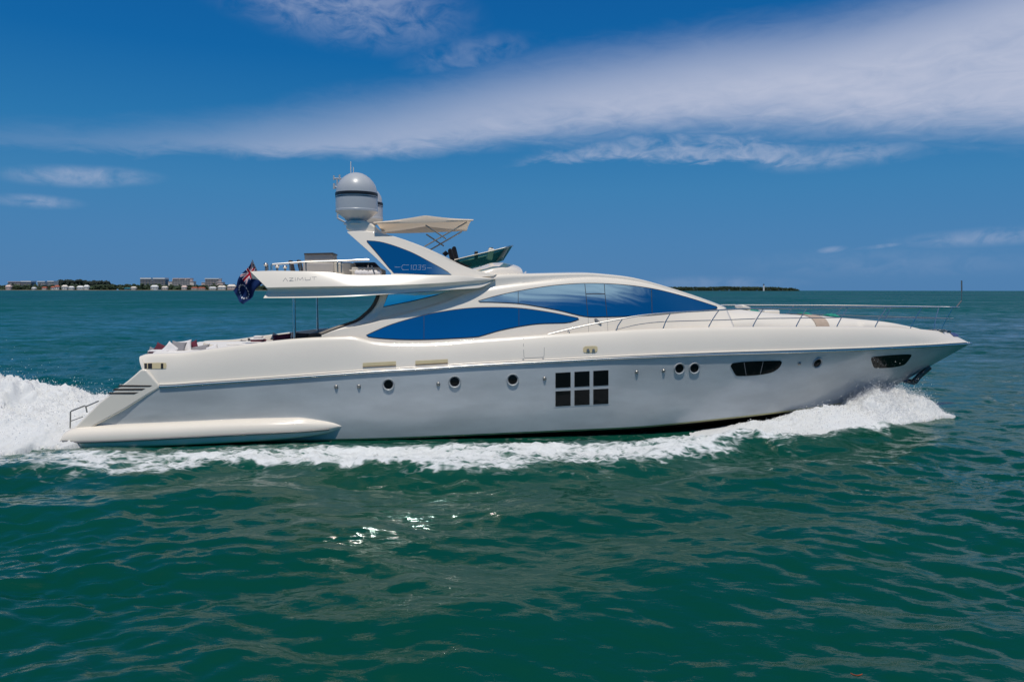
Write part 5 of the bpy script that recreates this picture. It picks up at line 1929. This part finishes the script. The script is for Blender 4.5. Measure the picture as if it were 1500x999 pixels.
for k in range(700):
    u = 81 + 86 * r2.random()
    y = YS + 1100 + 150 * r2.random()
    top = wz(ridge(u) + r2.normal(0, 0.25), y, u)
    s = 7 + 5 * r2.random()
    spec.append((wx(u, y), y, r2.random() ** 0.45 * max(top - s * 0.6, 5), s))
clumps('pine_wood', spec, M['pine'], 4, 'tall dark pine wood rising behind the houses on the left shore', 'trees', 1.2)
spec = []
isl = pch([930, 960, 1000, 1050, 1065, 1100, 1140, 1160, 1172, 1178], [419.6, 419.4, 419.4, 419.6, 418.8, 419.4, 419.6, 420.6, 421.8, 425])
for k in range(3000):
    u = 930 + 246 * r2.random()
    y = 6050 + 300 * r2.random()
    top = wz(isl(u) + 0.7 + abs(r2.normal(0, 0.2)), y, u)
    s = 3.5 + 3.5 * r2.random()
    spec.append((wx(u, 6000), y, r2.random() ** 0.8 * max(top - s * 0.5, 3), s))
clumps('island_trees', spec, M['shore_tree'], 6, 'low dark green trees covering the flat island right of the yacht', 'trees')


def block(e, name, u0, u1, v0, v1, Yd, m, d=50, off=0.0):
    x0, x1 = wx(u0, Yd), wx(u1, Yd)
    z0, z1 = max(wz(v1, Yd, u0), 0.5), wz(v0, Yd, u0)
    ex, ey, _ = e.location
    return MB().box(((x0 + x1) / 2 - ex, Yd + d / 2 + off - ey, (z0 + z1) / 2), (x1 - x0, d, z1 - z0)).build(name, m, e, smooth=False)


def building(name, u0, u1, v0, wallm, roofm, label, cat='building', floors=5, Yd=YS + 500, wings=(), roofs=((0, 1),), group=None, v1=424.4, rh=1.0, ribs=6):
    e = empty(name, (wx((u0 + u1) / 2, Yd), Yd, 1.0), 0, label=label, cat=cat, group=group)
    e.location.z = 0
    block(e, 'wall', u0, u1, v0 + rh * 0.6, v1, Yd, wallm)
    for a_, b_ in roofs:
        block(e, 'roof', u0 + (u1 - u0) * a_ - 0.25, u0 + (u1 - u0) * b_ + 0.25, v0 - rh * 0.4, v0 + rh * 0.6 - 0.02, Yd, roofm, 58, -4)
    for (w0, w1, wv) in wings:
        w = block(e, 'wing', w0, w1, wv + 0.6, v1, Yd, wallm, 40, -6)
        block(e, 'wing_roof', w0 - 0.2, w1 + 0.2, wv, wv + 0.58, Yd, roofm, 44, -8)
    hh = (v1 - v0 - rh) / max(floors, 1)
    for k in range(floors):
        va = v0 + rh * 0.6 + hh * (k + 0.25)
        n = ribs
        for j in range(n):
            ua = u0 + (u1 - u0) * (j + 0.12) / n
            ub = u0 + (u1 - u0) * (j + 0.88) / n
            block(e, 'window', ua, ub, va, va + hh * 0.5, Yd, M['far_glass'], 2, -1.0)
        block(e, 'balcony', u0, u1, va + hh * 0.55, va + hh * 0.7, Yd, M['slab'], 4, -3.0)
    return e


building('apartment_block', 207, 244, 408.0, M['blue_facade'], M['roof_white'], 'wide blue-grey office block with two white roof strips on the far shore', floors=5, roofs=((0.02, 0.44), (0.52, 0.98)), rh=2.2, ribs=8)
building('apartment_block', 254, 280, 408.2, M['house_beige'], M['house_pink'], 'stepped beige apartment block right of the blue-grey block', floors=5, wings=((248.5, 254, 412.6), (280, 285.5, 412.2)), roofs=((0.05, 0.35), (0.42, 0.7), (0.8, 1.0)), rh=1.4, ribs=7)
building('apartment_block', 302, 322, 408.4, M['house_pink'], M['roof_white'], 'pink apartment block with broad white roof and low white wings', floors=5, wings=((297, 302, 413.6), (320, 328, 413.2)), rh=1.6, ribs=5)
building('apartment_block', 14, 32, 412.8, M['house_pink'], M['house_pink'], 'low brownish pink block at the left end of the shore', floors=3, rh=0.8, ribs=5)
building('apartment_block', 33, 48, 412.4, M['blue_facade'], M['roof_white'], 'low blue-grey block with white roof left of the pine wood', floors=3, rh=1.8, ribs=5)
building('apartment_block', 57, 68, 412.6, M['house_white'], M['roof_white'], 'pale block with white roof between trees left of the pine wood', floors=3, rh=1.4, ribs=4)
building('apartment_block', 72, 81, 412.2, M['house_beige'], M['roof_white'], 'narrow beige block with white roof against the pine wood edge', floors=3, rh=1.6, ribs=3)


def house(u0, u1, v0, wallm, roofm, label, Yd=YS + 45):
    e = empty('house', (wx((u0 + u1) / 2, Yd), Yd, 0), 0, label=label, cat='house', group='houses along the far left shore')
    vr = v0 + (424.3 - v0) * 0.38
    block(e, 'wall', u0, u1, vr, 424.5, Yd, wallm, 16)
    x0, x1 = wx(u0 - 0.4, Yd) - e.location.x, wx(u1 + 0.4, Yd) - e.location.x
    za, zb2 = wz(vr, Yd, u0) + 0.05, wz(v0, Yd, u0)
    i_ = (x1 - x0) * 0.2
    MB().add([(x0, -2, za), (x1, -2, za), (x1, 18, za), (x0, 18, za), (x0 + i_, 8, zb2), (x1 - i_, 8, zb2)], [(0, 1, 5, 4), (1, 2, 5), (2, 3, 4, 5), (3, 0, 4), (0, 3, 2, 1)]).build('roof', roofm, e, smooth=False)
    n = max(2, int((u1 - u0) / 2.2))
    for j in range(n):
        ua = u0 + (u1 - u0) * (j + 0.25) / n
        block(e, 'window', ua, ua + (u1 - u0) / n * 0.5, vr + (424.3 - vr) * 0.25, vr + (424.3 - vr) * 0.75, Yd, M['far_glass'], 1, -0.6)
    return e


house(10, 17, 417.5, M['house_pink'], M['house_pink'], 'pinkish low house at the extreme left of the shore')
house(48, 53, 420.8, M['house_white'], M['roof_white'], 'tiny white boathouse below the gap between two pale blocks')
house(63, 69, 420.2, M['house_beige'], M['roof_red'], 'small beige house with red roof left of two larger red roofs')
house(76, 81, 419.5, M['house_white'], M['roof_red'], 'white house with red roof at the foot of the pine wood')
house(81.5, 87.5, 417.8, M['house_white'], M['roof_red'], 'tallest red roofed white house below the pine wood')
house(92, 99.5, 417.6, M['house_white'], M['house_beige'], 'cream house with beige roof below the middle of the pine wood')
house(102, 109, 419.4, M['house_white'], M['roof_white'], 'white house with pale roof right of the cream house')
house(114, 123, 418.8, M['house_white'], M['roof_white'], 'long white villa below the right half of the pine wood')
house(124, 131, 417.6, M['house_white'], M['roof_white'], 'white villa with bright roof at the right end of the pine wood')
house(183, 192, 421.5, M['teal_wall'], M['teal_wall'], 'low teal boat shed at the water left of the blue-grey block')
house(193, 200, 420.0, M['house_beige'], M['house_beige'], 'beige house beside the teal boat shed')
house(222, 232, 417.8, M['house_white'], M['roof_white'], 'white pavilion with bright roof in front of the blue-grey block')
house(238, 246, 419.5, M['house_beige'], M['house_beige'], 'low beige house at the right foot of the blue-grey block')
house(267, 274, 418.5, M['house_beige'], M['house_pink'], 'sandy house in front of the stepped beige block')
house(281, 290, 420.6, M['house_beige'], M['roof_red'], 'low red roofed house between the beige and the pink block')
house(291, 301, 420.8, M['house_pink'], M['roof_red'], 'low pink house with red roof left of the white pavilion')
house(307, 317, 420.2, M['house_white'], M['roof_white'], 'white waterside house in front of the pink apartment block')
house(320, 331, 418.4, M['house_white'], M['house_beige'], 'pale house right of the pink apartment block')
house(334, 346, 416.8, M['house_pink'], M['house_beige'], 'pinkish house half hidden by the blue ensign')

# lighthouse on the island
Yl = 6040
e = empty('lighthouse', (wx(1117.6, Yl), Yl, 0), 0, label='white lighthouse with dark lantern above the trees of the flat island', cat='lighthouse')
z0, z1 = 0, wz(417.6, Yl, 1117)
MB().lathe((0, 0, 0), [(7.5, 0), (5.2, z1)], 24).build('tower', M['roof_white'], e)
MB().lathe((0, 0, z1), [(6.2, 0), (6.2, 1.5), (4.0, 1.6), (4.0, 6.5), (4.6, 6.6), (0.4, 11.0)], 24).build('lantern', M['gasket'], e, ang=25)
